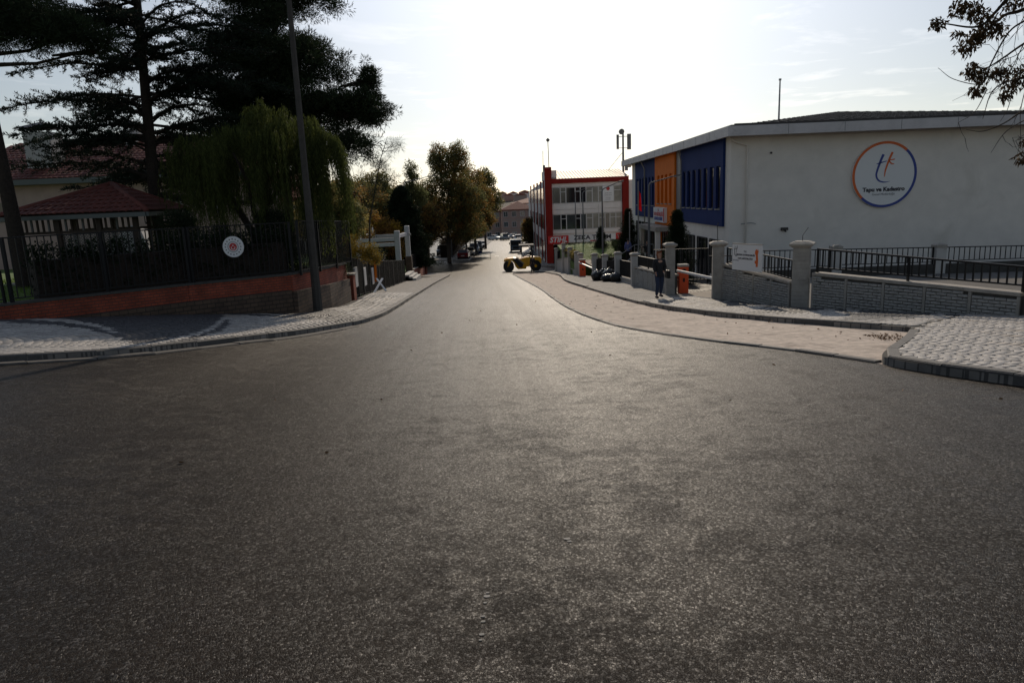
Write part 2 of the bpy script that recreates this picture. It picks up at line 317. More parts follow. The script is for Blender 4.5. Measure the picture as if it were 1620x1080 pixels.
def pieces(name, tmpl, mats, parent, m, limit=300, near=(0, 0, 1.8), label=None):
    """alike pieces: the ones nearest to the viewer as objects sharing one mesh, the rest joined"""
    mats = sorted(mats, key=lambda t: (t.to_translation() - Vector(near)).length)
    if m in tmpl.__dict__.setdefault('cache', {}): me = tmpl.cache[m]
    else: me = tmpl.mesh(name); me.materials.append(M[m]); tmpl.cache[m] = me
    inv = Matrix.Translation(-parent.location) if not any(parent.rotation_euler) else parent.matrix_basis.inverted()
    for T in mats[:limit]:
        o = bpy.data.objects.new(name, me); COL.objects.link(o); o.parent = parent; o.matrix_basis = inv @ T
    if len(mats) > limit:
        tv = np.array([list(v) + [1] for v in tmpl.v]); MM = np.array([inv @ T for T in mats[limit:]])
        V = np.einsum('nij,kj->nki', MM, tv)[:, :, :3].reshape(-1, 3); k = len(tmpl.v)
        fs = [list(f) for f in tmpl.f]; Q = (np.arange(len(MM))[:, None, None] * k + np.array(fs)[None]).reshape(-1, 4)
        o = link(name, fastmesh(name, V, Q), m, parent, world=False); o['kind'] = 'stuff'
def TR(loc, rz=0, scale=(1, 1, 1), normal=None, pitch=0):
    T = Matrix.Translation(loc)
    if normal is not None: T = T @ normal.to_track_quat('Z', 'Y').to_matrix().to_4x4()
    T = T @ Matrix.Rotation(rz, 4, 'Z')
    if pitch: T = T @ Matrix.Rotation(pitch, 4, 'X')
    return T @ Matrix.Diagonal((*scale, 1))
def catmull(pts, n):
    P = [Vector(p) for p in pts]; P = [P[0] * 2 - P[1]] + P + [P[-1] * 2 - P[-2]]; out = []
    for i in range(1, len(P) - 2):
        for k in range(n):
            t = k / n; a, b, c, d = P[i - 1:i + 3]
            out.append(.5 * ((2 * b) + (c - a) * t + (2 * a - 5 * b + 4 * c - d) * t * t + (3 * b - a - 3 * c + d) * t ** 3))
    return out + [P[-2].copy()]
def resample(line, step):
    out = [line[0]]; acc = 0
    for a, b in zip(line, line[1:]):
        L = (b - a).length; d = step - acc
        while d <= L: out.append(a.lerp(b, d / L)); d += step
        acc = (acc + L) % step if L + acc >= step else acc + L
    return out
def copy_tree(o, parent=None):
    c = o.copy(); COL.objects.link(c)
    if parent is not None: c.parent = parent
    for ch in [q for q in KIDS.get(o.name, [])]: copy_tree(ch, c)
    return c
KIDS = {}
def index_kids():
    KIDS.clear()
    for q in COL.objects:
        if q.parent: KIDS.setdefault(q.parent.name, []).append(q)
def place(o, label, loc, rz=0, scale=1, group=None):
    o.location = loc; o.rotation_euler = (0, 0, rz); o.scale = (scale,) * 3; o['label'] = label
    if group: o['group'] = group
    return o
def text(body, name, loc, size, m, parent, face='-Y', bold=0.0, shear=0.0, ext=.006, align='CENTER', sx=1):
    """raised lettering; face tells where its front looks: -Y towards the viewer or an angle about Z"""
    cu = bpy.data.curves.new(name, 'FONT'); cu.body = body; cu.size = size; cu.offset = bold; cu.shear = shear; cu.extrude = ext
    cu.align_x = align; cu.align_y = 'CENTER'; cu.materials.append(M[m]); cu.resolution_u = 3
    t_ = bpy.data.objects.new(name, cu); me = bpy.data.meshes.new_from_object(t_); bpy.data.objects.remove(t_); me.name = name
    o = bpy.data.objects.new(name, me); COL.objects.link(o)
    rz = 0 if face == '-Y' else face
    o.rotation_euler = (math.pi / 2, 0, rz); o.scale = (sx, 1, 1)
    o.location = Vector(loc) - (parent.location if parent else Vector()); o.parent = parent
    return o
# ------------------------------------------------------------ ground, road, pavements
def rails(A, B, n=10): return catmull([(*p, 0) for p in A], n), catmull([(*p, 0) for p in B], n)
def ribbon(name, A, B, nt, dz, m, kind='structure', skirt=.3, zf=None, parent=None):
    """sheet between two ground lines, following the terrain, with a skirt down round its rim"""
    V = []; Q = []; n = len(A); zf = zf or (lambda x, y: G(x, y))
    for a, b in zip(A, B):
        for j in range(nt + 1):
            p = a.lerp(b, j / nt); V.append((p.x, p.y, zf(p.x, p.y) + dz))
    w = nt + 1
    for i in range(n - 1):
        for j in range(nt): Q.append((i * w + j, i * w + j + 1, (i + 1) * w + j + 1, (i + 1) * w + j))
    mb = MB(); mb.add(V, Q)
    if skirt:
        rim = [i * w for i in range(n)] + [(n - 1) * w + j for j in range(1, w)] + [i * w + nt for i in range(n - 2, -1, -1)] + [j for j in range(nt - 1, 0, -1)]
        rv = [V[i] for i in rim]; lo = [(x, y, z - skirt) for x, y, z in rv]; k = len(rim)
        mb.add(rv + lo, [(i, (i + 1) % k, k + (i + 1) % k, k + i) for i in range(k)])
    o = mb.build(name, m, parent)
    return tag(o, kind=kind) if kind else o
def grid(name, xs, ys, zf, m, kind='structure'):
    V = [(x, y, zf(x, y)) for y in ys for x in xs]; w = len(xs)
    Q = [(j * w + i, j * w + i + 1, (j + 1) * w + i + 1, (j + 1) * w + i) for j in range(len(ys) - 1) for i in range(w - 1)]
    return tag(link(name, fastmesh(name, V, Q, True), m), kind=kind)
grid('ground', [-900, -300, -120, -60, -40, -30, -22, -16, -12, -8, -4, 0, 4, 8, 14, 22, 40, 80, 200, 900], [-200, -60, -20] + list(range(-15, 112, 4)) + [130, 160, 200, 260, 320, 420, 600, 900, 2200],
     lambda x, y: G(x, y) - .55 - (2.2 if 9 < x < 60 and 28 < y < 75 else 0), 'earth')
grid('road', [-60, -45, -35, -28, -22] + [x * .5 for x in range(-38, 25)] + [14, 18, 24, 34, 60], [-30, -20, -12, -6] + [y * .5 for y in range(-6, 140)] + [70 + y for y in range(0, 41)] + [113, 120, 130, 150, 175, 200, 230], lambda x, y: G(x, y), 'asphalt')
LK = [(-30, -4), (-18, 3.2), (-12, 7.6), (-8.24, 11.16), (-6.95, 12.5), (-6.01, 14.38), (-5.28, 16.18), (-4.39, 19.5), (-4.14, 22), (-4.19, 25.4), (-4.64, 35.2), (-5.42, 52), (-6.0, 70), (-6.4, 75.6), (-7.6, 78.4), (-10, 79.6), (-18, 80), (-40, 80)]
LW = [(-36, 1), (-23, 7), (-15.2, 12.6), (-11.7, 16.1), (-10.1, 17.8), (-8.73, 19.1), (-7.4, 20.1), (-6.3, 20.9), (-6.1, 22.6), (-5.95, 25.46), (-7.0, 35.2), (-8.2, 52), (-8.9, 70), (-9.0, 75), (-9.6, 76.3), (-12, 76.8), (-18, 77), (-40, 77)]
lk, lw = rails(LK, LW)
ribbon('pavement', lk, lw, 8, .105, 'pave')
# the stretch of pavement left of the camera is laid in light and dark setts, sweeping like waves
def pave_field(parent, A, B, i0, i1, cell, period, phase, limit, flip=False, wave=True, amp=.5, dz=.105):
    """setts on the strip A..B between rail indices; a wave line parts light setts from dark ones"""
    a = A[i0:i1 + 1]; b = B[i0:i1 + 1]; n = len(a)
    mid = [(p + q) / 2 for p, q in zip(a, b)]; cum = [0]
    for p, q in zip(mid, mid[1:]): cum.append(cum[-1] + (q - p).length)
    rside = 1 if (a[5] - a[4]).cross(b[4] - a[4]).z < 0 else -1
    L = cum[-1]; ax = [p.x for p in a]; ay = [p.y for p in a]; bx = [p.x for p in b]; by = [p.y for p in b]
    def at(s, t):
        s = min(max(s, 0), L); x0 = np.interp(s, cum, ax); y0 = np.interp(s, cum, ay); x1 = np.interp(s, cum, bx); y1 = np.interp(s, cum, by)
        return x0 + (x1 - x0) * t, y0 + (y1 - y0) * t, math.hypot(x1 - x0, y1 - y0)
    light = []; dark = []; ns = int(L / cell)
    for i in range(-6, ns + 6):
        s0 = (i + .5) * cell; w = at(s0, 0)[2]; nt = max(2, int((w - .36) / cell))
        for j in range(nt):
            t = (.17 + (j + .5) * (w - .34) / nt) / w
            s = s0 + amp * math.sin(math.pi * ((j / nt * 2.0) % 1.0)) + (0 if j % 2 else 0)
            if not (0.05 < s < L - .05): continue
            tj = (w - .34) / nt; th_ = math.atan(amp * math.cos(math.pi * ((j / nt * 2.0) % 1.0)) * math.pi * 2 / nt / tj)
            x, y, _ = at(s, t); x2, y2, _ = at(s + .05, t); rz = math.atan2(y2 - y, x2 - x) + th_ * rside
            if j:
                s_1 = s0 + amp * math.sin(math.pi * (((j - 1) / nt * 2.0) % 1.0))
            u = ((s + phase) / period) % 1.0
            if flip: u = 1 - u
            if u < .5: bd = math.sqrt(max(0, 1 - (u * 2) ** 2))
            else: bd = 1 - math.sqrt(max(0, 1 - ((u - .5) * 2) ** 2))
            d = (t - bd)
            slope = 1.0 if .12 < u < .46 or u > .86 else .55
            is_dark = (d > 0) if wave else False
            if wave:
                if 0 < d < .10 * slope + .02: is_dark = False
                elif -.11 * slope - .02 < d <= 0: is_dark = True
            z = G(x, y) + dz; hx = (G(x + .1, y) - G(x - .1, y)) / .2; hy = (G(x, y + .1) - G(x, y - .1)) / .2
            nv = Vector((-hx + rnd.uniform(-.004, .004), -hy + rnd.uniform(-.004, .004), 1)).normalized()
            q = nv.rotation_difference(Vector((0, 0, 1))).inverted().to_matrix().to_4x4()
            T = Matrix.Translation((x, y, z + .012 + rnd.uniform(-.0025, .0025))) @ q @ Matrix.Rotation(rz + rnd.uniform(-.02, .02), 4, 'Z') @ Matrix.Diagonal((cell * math.cos(th_) - .009, (w - .34) / nt / math.cos(th_) - .009, .035, 1))
            (dark if is_dark else light).append(T)
    pieces('paver', SETT, light, parent, 'light', int(limit * .6)); pieces('paver', SETT, dark, parent, 'dark', limit - int(limit * .6))
SETT = MB(); SETT.add([(-.5, -.5, -.5), (.5, -.5, -.5), (.5, .5, -.5), (-.5, .5, -.5), (-.5, -.5, .30), (.5, -.5, .30), (.5, .5, .30), (-.5, .5, .30), (-.485, -.485, .40), (.485, -.485, .40), (.485, .485, .40), (-.485, .485, .40)],
    [(0, 1, 5, 4), (1, 2, 6, 5), (2, 3, 7, 6), (3, 0, 4, 7), (4, 5, 9, 8), (5, 6, 10, 9), (6, 7, 11, 10), (7, 4, 8, 11), (8, 9, 10, 11)])
pav = COL.objects['pavement']
bed = ribbon('joint_bed', lk[12:101], lw[12:101], 8, .109, 'bed', kind=None, parent=pav, skirt=0)
pave_field(pav, lk, lw, 12, 100, .16, 5.4, -.2, 300)
def kerb(name, line, w, h, m, side=1, step=1.0, sink=.25, gap=.012, lip=0, limit=300):
    """a row of kerb stones along a ground line, each stone a piece"""
    root = tag(bpy.data.objects.new(name, None), kind='structure'); COL.objects.link(root); root.location = (line[0].x, line[0].y, G(line[0].x, line[0].y))
    pts = resample(line, step); k = 0
    for p, q in zip(pts, pts[1:]):
        d = (q - p).normalized(); nn = Vector((-d.y, d.x, 0)) * side; a = p + d * gap / 2; b = q - d * gap / 2
        hh = h + rnd.uniform(-.008, .008); off = nn * rnd.uniform(-.008, .008); vs = []; ch = .02
        for e in (a, b):
            e = e + off; z = G(e.x, e.y)
            for o_, zz in ((0, -sink), (0, hh - ch), (ch, hh), (w, hh), (w, -sink)): c = e + nn * o_; vs.append((c.x, c.y, z + zz))
        mb = MB(); mb.add(vs, [(0, 1, 6, 5), (1, 2, 7, 6), (2, 3, 8, 7), (3, 4, 9, 8), (4, 3, 2, 1, 0), (5, 6, 7, 8, 9)])
        mb.build('kerb_stone', m, root); k += 1
    return root
kerb('kerb', lk[10:-10], .16, .135, 'kerb', side=-1 if False else 1)
gl, _ = rails(LK, LW)
def offset(line, d):
    out = []
    for i, p in enumerate(line):
        t = (line[min(i + 1, len(line) - 1)] - line[max(i - 1, 0)]).normalized(); out.append(p + Vector((-t.y, t.x, 0)) * d)
    return out
kerb('kerb', offset(lk, -.26)[10:72], .25, .035, 'gutter', side=1, sink=.1)
# right side: outer flush strip, parking bay, inner kerb, pavement up to the yard wall
OUT = [(.27, 69.5), (.7, 58), (1.5, 38.6), (1.70, 29), (1.90, 22.5), (2.49, 17.04), (3.64, 13.76), (4.72, 11.74), (5.40, 10.05)]
INN = [(3.5, 69.5), (4.05, 58), (3.60, 44.9), (4.05, 29), (4.42, 22.46), (5.06, 19.18), (5.94, 16.72), (6.94, 14.94), (7.75, 13.45)]
WLL = [(4.7, 73.5), (5.0, 59), (6.35, 45), (6.1, 30), (6.75, 24), (7.3, 20.3), (7.95, 18.4), (8.95, 16.9), (10.0, 15.2)]
oc, ic = rails(OUT, INN); _, wc = rails(INN, WLL)
ribbon('parking_bay', oc, ic, 12, .012, 'lay', skirt=.05, zf=lambda x, y: G(x, y) + .012 * math.sin(x * 5.1 + y * 1.7) * math.sin(y * 2.3 - x))
ribbon('pavement', ic, wc, 8, .105, 'pave')
pav2 = COL.objects['pavement.001']
ribbon('joint_bed', ic[38:81], wc[38:81], 8, .109, 'bed', kind=None, parent=pav2, skirt=0)
pave_field(pav2, ic, wc, 38, 80, .16, 2.6, .4, 280, amp=.25)
kerb('kerb', offset(oc, 0), .14, .035, 'kerb', side=1, step=.8)
kerb('kerb', ic[8:27], .15, .135, 'kerb', side=1); kerb('kerb', ic[30:36], .15, .05, 'kerb', side=1)
kerb('kerb', ic[40:], .15, .14, 'kerb', side=1)
tipA = catmull([(.35, 69.7, 0), (2, 69.75, 0), (3.4, 69.7, 0), (4.7, 69.6, 0)], 6); tipB = catmull([(.5, 70.8, 0), (2.1, 71.8, 0), (3.6, 73.2, 0), (4.8, 73.6, 0)], 6)
ribbon('pavement', tipA, tipB, 3, .1, 'pave'); kerb('kerb', list(reversed(tipA)), .14, .13, 'kerb', side=-1, step=.8); kerb('kerb', tipB, .14, .125, 'kerb', side=-1, step=.8)
# corner of the next street, laid in fans of light setts
CA = [(7.75, 13.45), (6.9, 12.15), (6.15, 11.15), (5.62, 10.45), (5.42, 9.95), (5.62, 9.2), (6.09, 8.14), (7.0, 6.4), (9.2, 3.9), (14, 1.2), (26, -2.5)]
CB = [(10.0, 15.2), (10.1, 15.1), (10.2, 15.0), (10.35, 14.9), (10.5, 14.8), (10.8, 14.6), (11.2, 14.3), (12.2, 13.5), (14.5, 12.2), (18.5, 11), (30, 9)]
ca, cb_ = rails(CA, CB)
ribbon('pavement', ca, cb_, 8, .11, 'pave'); pav3 = COL.objects['pavement.003']
ribbon('joint_bed', ca, cb_, 8, .114, 'bed', kind=None, parent=pav3, skirt=0)
def fan_field(parent, poly, cell, R, limit, dz=.114):
    """overlapping fan courses clipped to a polygon"""
    from mathutils.geometry import intersect_point_tri_2d
    def inside(x, y):
        c = False; n = len(poly)
        for i in range(n):
            x1, y1 = poly[i]; x2, y2 = poly[(i + 1) % n]
            if (y1 > y) != (y2 > y) and x < (x2 - x1) * (y - y1) / (y2 - y1) + x1: c = not c
        return c
    out = []; ux = Vector((.80, -.60, 0)); uy = Vector((.60, .80, 0)); org = Vector((5.4, 10, 0))
    for col in range(-6, 14):
        for row in range(-60, 110):
            for k in range(7):
                th = (k - 3) * .33; tc_ = math.atan(.91 * math.sin((k - 3) / 3.5 * 1.45)); cs_ = math.cos(tc_)
                v = col * 1.62 + 1.3 * math.sin(th) * .64 * 1.0 * (cell * 7 / 1.4); u = row * cell + .55 * (math.cos(th) - 1)
                p = org + ux * u + uy * (col * cell * 7 + (k - 3) * cell)
                p = p + ux * (.34 * (math.cos((k - 3) / 3.5 * 1.45)))
                if not inside(p.x, p.y): continue
                hx = (G(p.x + .1, p.y) - G(p.x - .1, p.y)) / .2; hy = (G(p.x, p.y + .1) - G(p.x, p.y - .1)) / .2
                nv = Vector((-hx + rnd.uniform(-.004, .004), -hy + rnd.uniform(-.004, .004), 1)).normalized()
                q = Vector((0, 0, 1)).rotation_difference(nv).to_matrix().to_4x4()
                out.append(Matrix.Translation((p.x, p.y, G(p.x, p.y) + dz + .012 + rnd.uniform(-.0025, .0025))) @ q @ Matrix.Rotation(math.atan2(ux.y, ux.x) + math.atan(.91 * math.sin((k - 3) / 3.5 * 1.45)), 4, 'Z') @ Matrix.Diagonal((cell * cs_ - .008, cell / cs_ - .008, .035, 1)))
    pieces('paver', SETT, out, parent, 'light', limit)
ins = [(p.x, p.y) for p in offset(ca, .17)][::2]; fan_field(pav3, ins + [(p.x, p.y) for p in cb_[::-2]], .155, 1, 280)
kerb('kerb', ca[4:], .16, .15, 'kerb', side=1, step=.9)
kerb('kerb', [Vector((7.80, 13.40, 0)), Vector((8.6, 14.1, 0)), Vector((10.0, 15.1, 0))], .2, .112, 'gutter', side=1, step=.8)
# beyond the cross street
FA = [(-40, 107), (-20, 108), (-10.2, 108.5), (-7.4, 107), (-6.2, 105.4), (-5.8, 108), (-5.7, 129), (-4.6, 180), (-4, 225)]
FB = [(-40, 116), (-20, 116), (-12.5, 116), (-10.5, 115), (-9.8, 115.2), (-9.7, 118), (-9.3, 130), (-8.4, 180), (-8, 225)]
fa, fb = rails(FA, FB, 6)
ribbon('pavement', fa, fb, 4, .10, 'pave'); kerb('kerb', fa, .15, .13, 'coping', side=1, step=2)
FA2 = [(4.9, 86.5), (4.9, 90), (4.7, 100), (4.6, 130), (4.6, 180), (5, 225)]; FB2 = [(16, 86.5), (8, 89.9), (7.4, 100), (7.2, 130), (7.0, 180), (7.4, 225)]
fa2, fb2 = rails([(16, 84), (4.6, 84.6), (4.0, 86.5), (4.1, 100), (4.1, 130), (4.2, 180), (5, 225)], [(16, 89), (6, 89), (5.5, 89.5), (5.4, 100), (5.4, 130), (5.6, 180), (7, 225)], 6)
ribbon('pavement', fa2, fb2, 3, .10, 'pave')
mk = MB()
for x, y in ((-3.5, 117), (-1.9, 116)): mk.box(x - .35, x + .35, y - .9, y + .9, G(x, y) + .004, G(x, y) + .010)
tag(mk.build('road_marking', 'white'), kind='structure')
# yard ground to the right, lawn banks and the driveways through the wall
def zy(x, y):
    if y < 27: return -1.55 - .02 * (x - 8)
    return -3.3
ya, yb = rails([(6.5, 27.5), (6.45, 32), (6.5, 38), (6.75, 46), (6.2, 52), (6, 58)], [(12.0, 27.5), (12.0, 32), (12.0, 38), (12.0, 46), (12.0, 52), (12, 58)], 6)
ribbon('driveway', ya, yb, 8, 0, 'drive', zf=lambda x, y: max(G(x, y) + .02, -3.3) if x < 7 or y > 50 else min(max(G(x, y) + .02, -3.3), -2.2 - (y - 27.5) * .11) if y < 38 else -3.3)
da, db = rails([(6.75, 23.6), (6.5, 25.5), (6.4, 27.5)], [(12.5, 26.8), (12.4, 27.2), (12.0, 27.5)], 6)
ribbon('driveway', da, db, 6, .10, 'drive', zf=lambda x, y: min(G(x, y), -1.6 - (x - 6.8) * .1))
ra, rb = rails([(8.1, 20.2), (8.5, 18.3), (9.3, 17.2), (10.9, 14.9), (13, 13.2), (30, 10)], [(9.4, 26.6), (10.5, 26.6), (12, 26.6), (17, 26.6), (22, 26.6), (40, 26.6)], 6)
ribbon('ramp', ra, rb, 6, 0, 'gutter', zf=lambda x, y: -1.5 - .012 * (x - 8))
lna, lnb = rails([(5.35, 56.2), (5.2, 60), (5.0, 66), (4.9, 71)], [(10.6, 56.2), (10.8, 60), (11, 66), (11, 71)], 8)
lawn = ribbon('lawn', lna, lnb, 8, 0, 'grass', skirt=1.8, zf=lambda x, y: -3.62 + .050 * (y - 56) + .05 * min(x - 5, 4.0))
# ------------------------------------------------------------ land registry building (right)
BX = lambda y: 12.1 + .010 * (y - 39)          # front wall plane, runs along the street
b1 = thing('office_building', 'white two storey office with blue and orange cladding panels beside the street', 'building', (12.1, 39, -3.4))
Z0, ZE = -4.6, 4.62
mb = MB(); y1 = 71.2
mb.prism([(12.1, 39, Z0), (31, 39, Z0), (31, y1, Z0), (BX(y1), y1, Z0)], (0, 0, ZE - Z0 + .2)); mb.build('wall', 'wall', b1)
def clad(ya_, yb_, z0, z1, m, m2, wins, zw0, zw1, out=.14, sill='coping'):
    """cladding panel on the front with recessed slot windows"""
    mb = MB(); xs = lambda y: BX(y) - out
    edges = [ya_] + [e for w in wins for e in w] + [yb_]
    def blk(p, q, a, b): mb.prism([(BX(p) - .002, p, a), (BX(q) - .002, q, a), (xs(q), q, a), (xs(p), p, a)], (0, 0, b - a))
    blk(ya_, yb_, z0, zw0); blk(ya_, yb_, zw1, z1)
    for i in range(0, len(edges), 2): blk(edges[i], edges[i + 1], zw0, zw1)
    pn = mb.build('cladding_panel', m, b1)
    for p, q in wins:
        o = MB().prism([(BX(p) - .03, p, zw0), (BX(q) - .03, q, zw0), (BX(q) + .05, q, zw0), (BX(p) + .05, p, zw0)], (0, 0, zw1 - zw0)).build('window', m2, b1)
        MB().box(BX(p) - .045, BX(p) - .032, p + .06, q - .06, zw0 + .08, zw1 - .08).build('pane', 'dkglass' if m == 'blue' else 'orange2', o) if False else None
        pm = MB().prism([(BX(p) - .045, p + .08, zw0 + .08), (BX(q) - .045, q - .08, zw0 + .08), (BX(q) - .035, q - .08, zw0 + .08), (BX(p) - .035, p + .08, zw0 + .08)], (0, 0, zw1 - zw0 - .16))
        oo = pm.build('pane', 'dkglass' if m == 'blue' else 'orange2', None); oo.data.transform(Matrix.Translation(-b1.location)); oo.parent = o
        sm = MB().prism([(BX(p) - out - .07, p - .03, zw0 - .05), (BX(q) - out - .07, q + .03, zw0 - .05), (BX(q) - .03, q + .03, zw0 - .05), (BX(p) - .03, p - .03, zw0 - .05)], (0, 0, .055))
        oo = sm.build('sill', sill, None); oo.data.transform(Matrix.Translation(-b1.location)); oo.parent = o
    return pn
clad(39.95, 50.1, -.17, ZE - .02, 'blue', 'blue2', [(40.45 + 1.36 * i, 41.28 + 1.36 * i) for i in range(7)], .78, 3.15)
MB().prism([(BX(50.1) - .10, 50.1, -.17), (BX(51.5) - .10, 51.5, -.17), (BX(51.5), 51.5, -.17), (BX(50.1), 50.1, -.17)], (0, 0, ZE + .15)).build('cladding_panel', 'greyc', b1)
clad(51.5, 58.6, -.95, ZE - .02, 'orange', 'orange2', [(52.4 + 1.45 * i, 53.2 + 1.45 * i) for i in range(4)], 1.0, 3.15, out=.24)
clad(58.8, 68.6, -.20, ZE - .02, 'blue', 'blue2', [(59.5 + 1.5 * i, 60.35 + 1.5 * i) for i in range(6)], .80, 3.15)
mb = MB(); mb.prism([(BX(51.4) - 1.5, 51.9, -.95), (BX(60) - 1.5, 59.4, -.95), (BX(60), 59.4, -.95), (BX(51.4), 51.9, -.95)], (0, 0, .32)); mb.build('entrance_canopy', 'coping', b1)
for y in (52.3, 58.9): MB().box(BX(y) - 1.4, BX(y) - 1.1, y - .15, y + .15, -3.6, -.95).build('column', 'wall', b1)
MB().box(BX(57) - .16, BX(57), 56.8, 57.9, -3.6, -.95).build('column', 'orange', b1)
def gwin(p, q, z0, z1, bars=2):
    mb = MB(); mb.prism([(BX(p) - .03, p, z0), (BX(q) - .03, q, z0), (BX(q) + .04, q, z0), (BX(p) + .04, p, z0)], (0, 0, z1 - z0)); o = mb.build('window', 'dkglass', b1)
    fr = MB(); x = BX(p) - .06
    fr.bar((x, p, z0), (x, p, z1), .07).bar((x, q, z0), (x, q, z1), .07).bar((x, p, z1), (x, q, z1), .07).bar((x, p, z0), (x, q, z0), .07)
    for k in range(1, bars): fr.bar((x, p + (q - p) * k / bars, z0), (x, p + (q - p) * k / bars, z1), .05)
    oo = fr.build('frame', 'black', None); oo.data.transform(Matrix.Translation(-b1.location)); oo.parent = o
gwin(40.6, 42.6, -3.0, -1.0); gwin(43.4, 45.5, -3.3, -1.0); gwin(46.4, 48.5, -3.3, -1.0); gwin(49.4, 51, -3.3, -1.0)
gwin(53.4, 56.2, -3.4, -1.0, 3); gwin(59.9, 61.2, -3.3, -.7); gwin(61.9, 63.3, -3.3, -.7); gwin(64.0, 65.4, -3.3, -.7); gwin(66.2, 68.4, -3.3, -.7, 3)
# eaves, roof
xe, ye, xw, yn = 11.5, 37.6, 31.8, 72.0; f0, f1 = ZE - .1, 5.02
mb = MB(); mb.box(xe, xw, ye, ye + .16, f0, f1).box(xe, xe + .16, ye + .16, yn, f0, f1).box(xe + .16, xw, yn - .16, yn, f0, f1); mb.build('fascia', 'fascia', b1)
MB().box(xe + .16, xw - .05, ye + .16, yn - .16, f0 + .12, f0 + .20).build('soffit', 'wall', b1)
for x in [14.6 + 2.9 * i for i in range(6)]: MB().box(x - .012, x + .012, ye - .006, ye + .02, f0 + .01, f1 - .01).build('fascia_joint', 'greyc', b1)
for y in [41 + 3.0 * i for i in range(10)]: MB().box(xe - .006, xe + .02, y - .012, y + .012, f0 + .01, f1 - .01).build('fascia_joint', 'greyc', b1)
MB().box(xe + .45, xw, ye + .3, ye + .5, f1 - .02, f1 + .14).box(xe + .3, xe + .5, ye + .5, yn, f1 - .02, f1 + .10).build('roof_trim', 'trim', b1)
rx, ry, rz_ = 21.4, 47.0, 6.42
cA, cB, cC, cD = (xe + .5, ye + .5, f1 + .05), (xw - .3, ye + .5, f1 + .05), (xw - .3, yn - .4, f1 + .05), (xe + .5, yn - .4, f1 + .05); r1, r2 = (rx, ry, rz_), (rx, 63, rz_)
mb = MB(); mb.add([cA, cB, cC, cD, r1, r2], [(0, 1, 4), (1, 2, 5, 4), (2, 3, 5), (3, 0, 4, 5), (3, 2, 1, 0)]); rf = mb.build('roof', 'roofbrown', b1)
mb = MB()
for i in range(1, 44):            # standing seams of the near slope
    x = cA[0] + (cB[0] - cA[0]) * i / 44; t = (x - cA[0]) / (rx - cA[0]) if x < rx else (cB[0] - x) / (cB[0] - rx)
    mb.bar((x, cA[1], f1 + .07), (x, cA[1] + (ry - cA[1]) * t, f1 + .07 + (rz_ - f1 - .05) * t), .03, .05)
for i in range(1, 22):
    y = cA[1] + (ry - cA[1]) * i / 22; t = i / 22
    mb.bar((cA[0] + (rx - cA[0]) * t, y, f1 + .075 + (rz_ - f1 - .05) * t), (cB[0] - (cB[0] - rx) * t, y, f1 + .075 + (rz_ - f1 - .05) * t), .02, .03)
sm_ = mb.build('seam', 'trim', None); sm_.data.transform(Matrix.Translation(-b1.location)); sm_.parent = rf; sm_['kind'] = 'stuff'
mb = MB(); mb.tube([(11.9, 38.9, f0 + .1), (12.3, 38.86, 4.3), (12.92, 38.86, 4.12), (12.95, 38.86, 3.9), (12.95, 38.86, -3.3)], .055, 8); mb.build('downpipe', 'wall', b1, smooth=True)
for yy in (49.5, 63.2):
    MB().tube([(11.75, yy, f0 + .1), (BX(yy) - .25, yy, 3.9), (BX(yy) - .22, yy, -3.3)], .05, 8).build('downpipe', 'coping', b1, smooth=True)
mb = MB(); mb.box(14.9, 15.25, 38.82, 38.99, .1 - .55, .1 - .4); mb.tube([(15.07, 38.8, -.47), (15.07, 38.7, -.5)], .05, 8); mb.build('camera_housing', 'trim', b1)
MB().box(14.2, 14.28, 38.9, 38.99, 3.62, 3.72).build('wall_vent', 'trim', b1)
MB().tube([(12.7, 38.88, -.02), (13.2, 38.80, .03), (13.45, 38.75, -.03)], .02, 6).build('pipe_bracket', 'steel', b1)
# entrance sign over the door (board fixed on the orange panel)
sg = thing('signboard', 'white signboard with red and blue writing on the orange panel above the entrance', 'sign', (BX(56) - .42, 56, .2))
MB().box(BX(56) - .45, BX(56) - .25, 53.9, 58.0, -.42, .72).build('board', 'signwhite', sg)
fx = BX(56) - .455
for bd, z, c, s_ in (('T.C.', .50, 'inkred', .22), ('TAPU MÜDÜRLÜĞÜ', .18, 'inkred', .38), ('KADASTRO BİRİMİ', -.16, 'inkblue', .34)):
    text(bd, 'lettering', (fx, 56.1, z), s_, c, sg, face=-math.pi / 2, bold=.01)
mb = MB(); mb.box(fx - .004, fx + .002, 54.0, 54.35, -.35, .65); mb.build('emblem', 'inkred', sg)
# round logo sign on the gable
LGX, LGY, LGZ, LR = 20.32, 38.99, 2.30, 1.72
lg = thing('round_sign', 'large round white sign with orange and blue ring on the grey-white gable wall', 'sign', (LGX, LGY, LGZ))
def disc(name, m, y0, y1, r0, r1, a0=0, a1=2 * math.pi, parent=None, cx_=LGX, cz=LGZ, n=64):
    mb = MB(); k = max(3, int(n * (a1 - a0) / (2 * math.pi)))
    if r0 == 0:
        return mb.prism([(cx_ + r1 * math.cos(a0 + (a1 - a0) * i / k), y1, cz + r1 * math.sin(a0 + (a1 - a0) * i / k)) for i in range(k)], (0, y0 - y1, 0)).build(name, m, parent)
    for i in range(k):
        p, q = a0 + (a1 - a0) * i / k, a0 + (a1 - a0) * (i + 1) / k
        mb.prism([(cx_ + r0 * math.cos(p), y1, cz + r0 * math.sin(p)), (cx_ + r1 * math.cos(p), y1, cz + r1 * math.sin(p)), (cx_ + r1 * math.cos(q), y1, cz + r1 * math.sin(q)), (cx_ + r0 * math.cos(q), y1, cz + r0 * math.sin(q))], (0, y0 - y1, 0))
    return mb.build(name, m, parent)
disc('board', 'signwhite', LGY - .16, LGY, 0, LR, parent=lg)
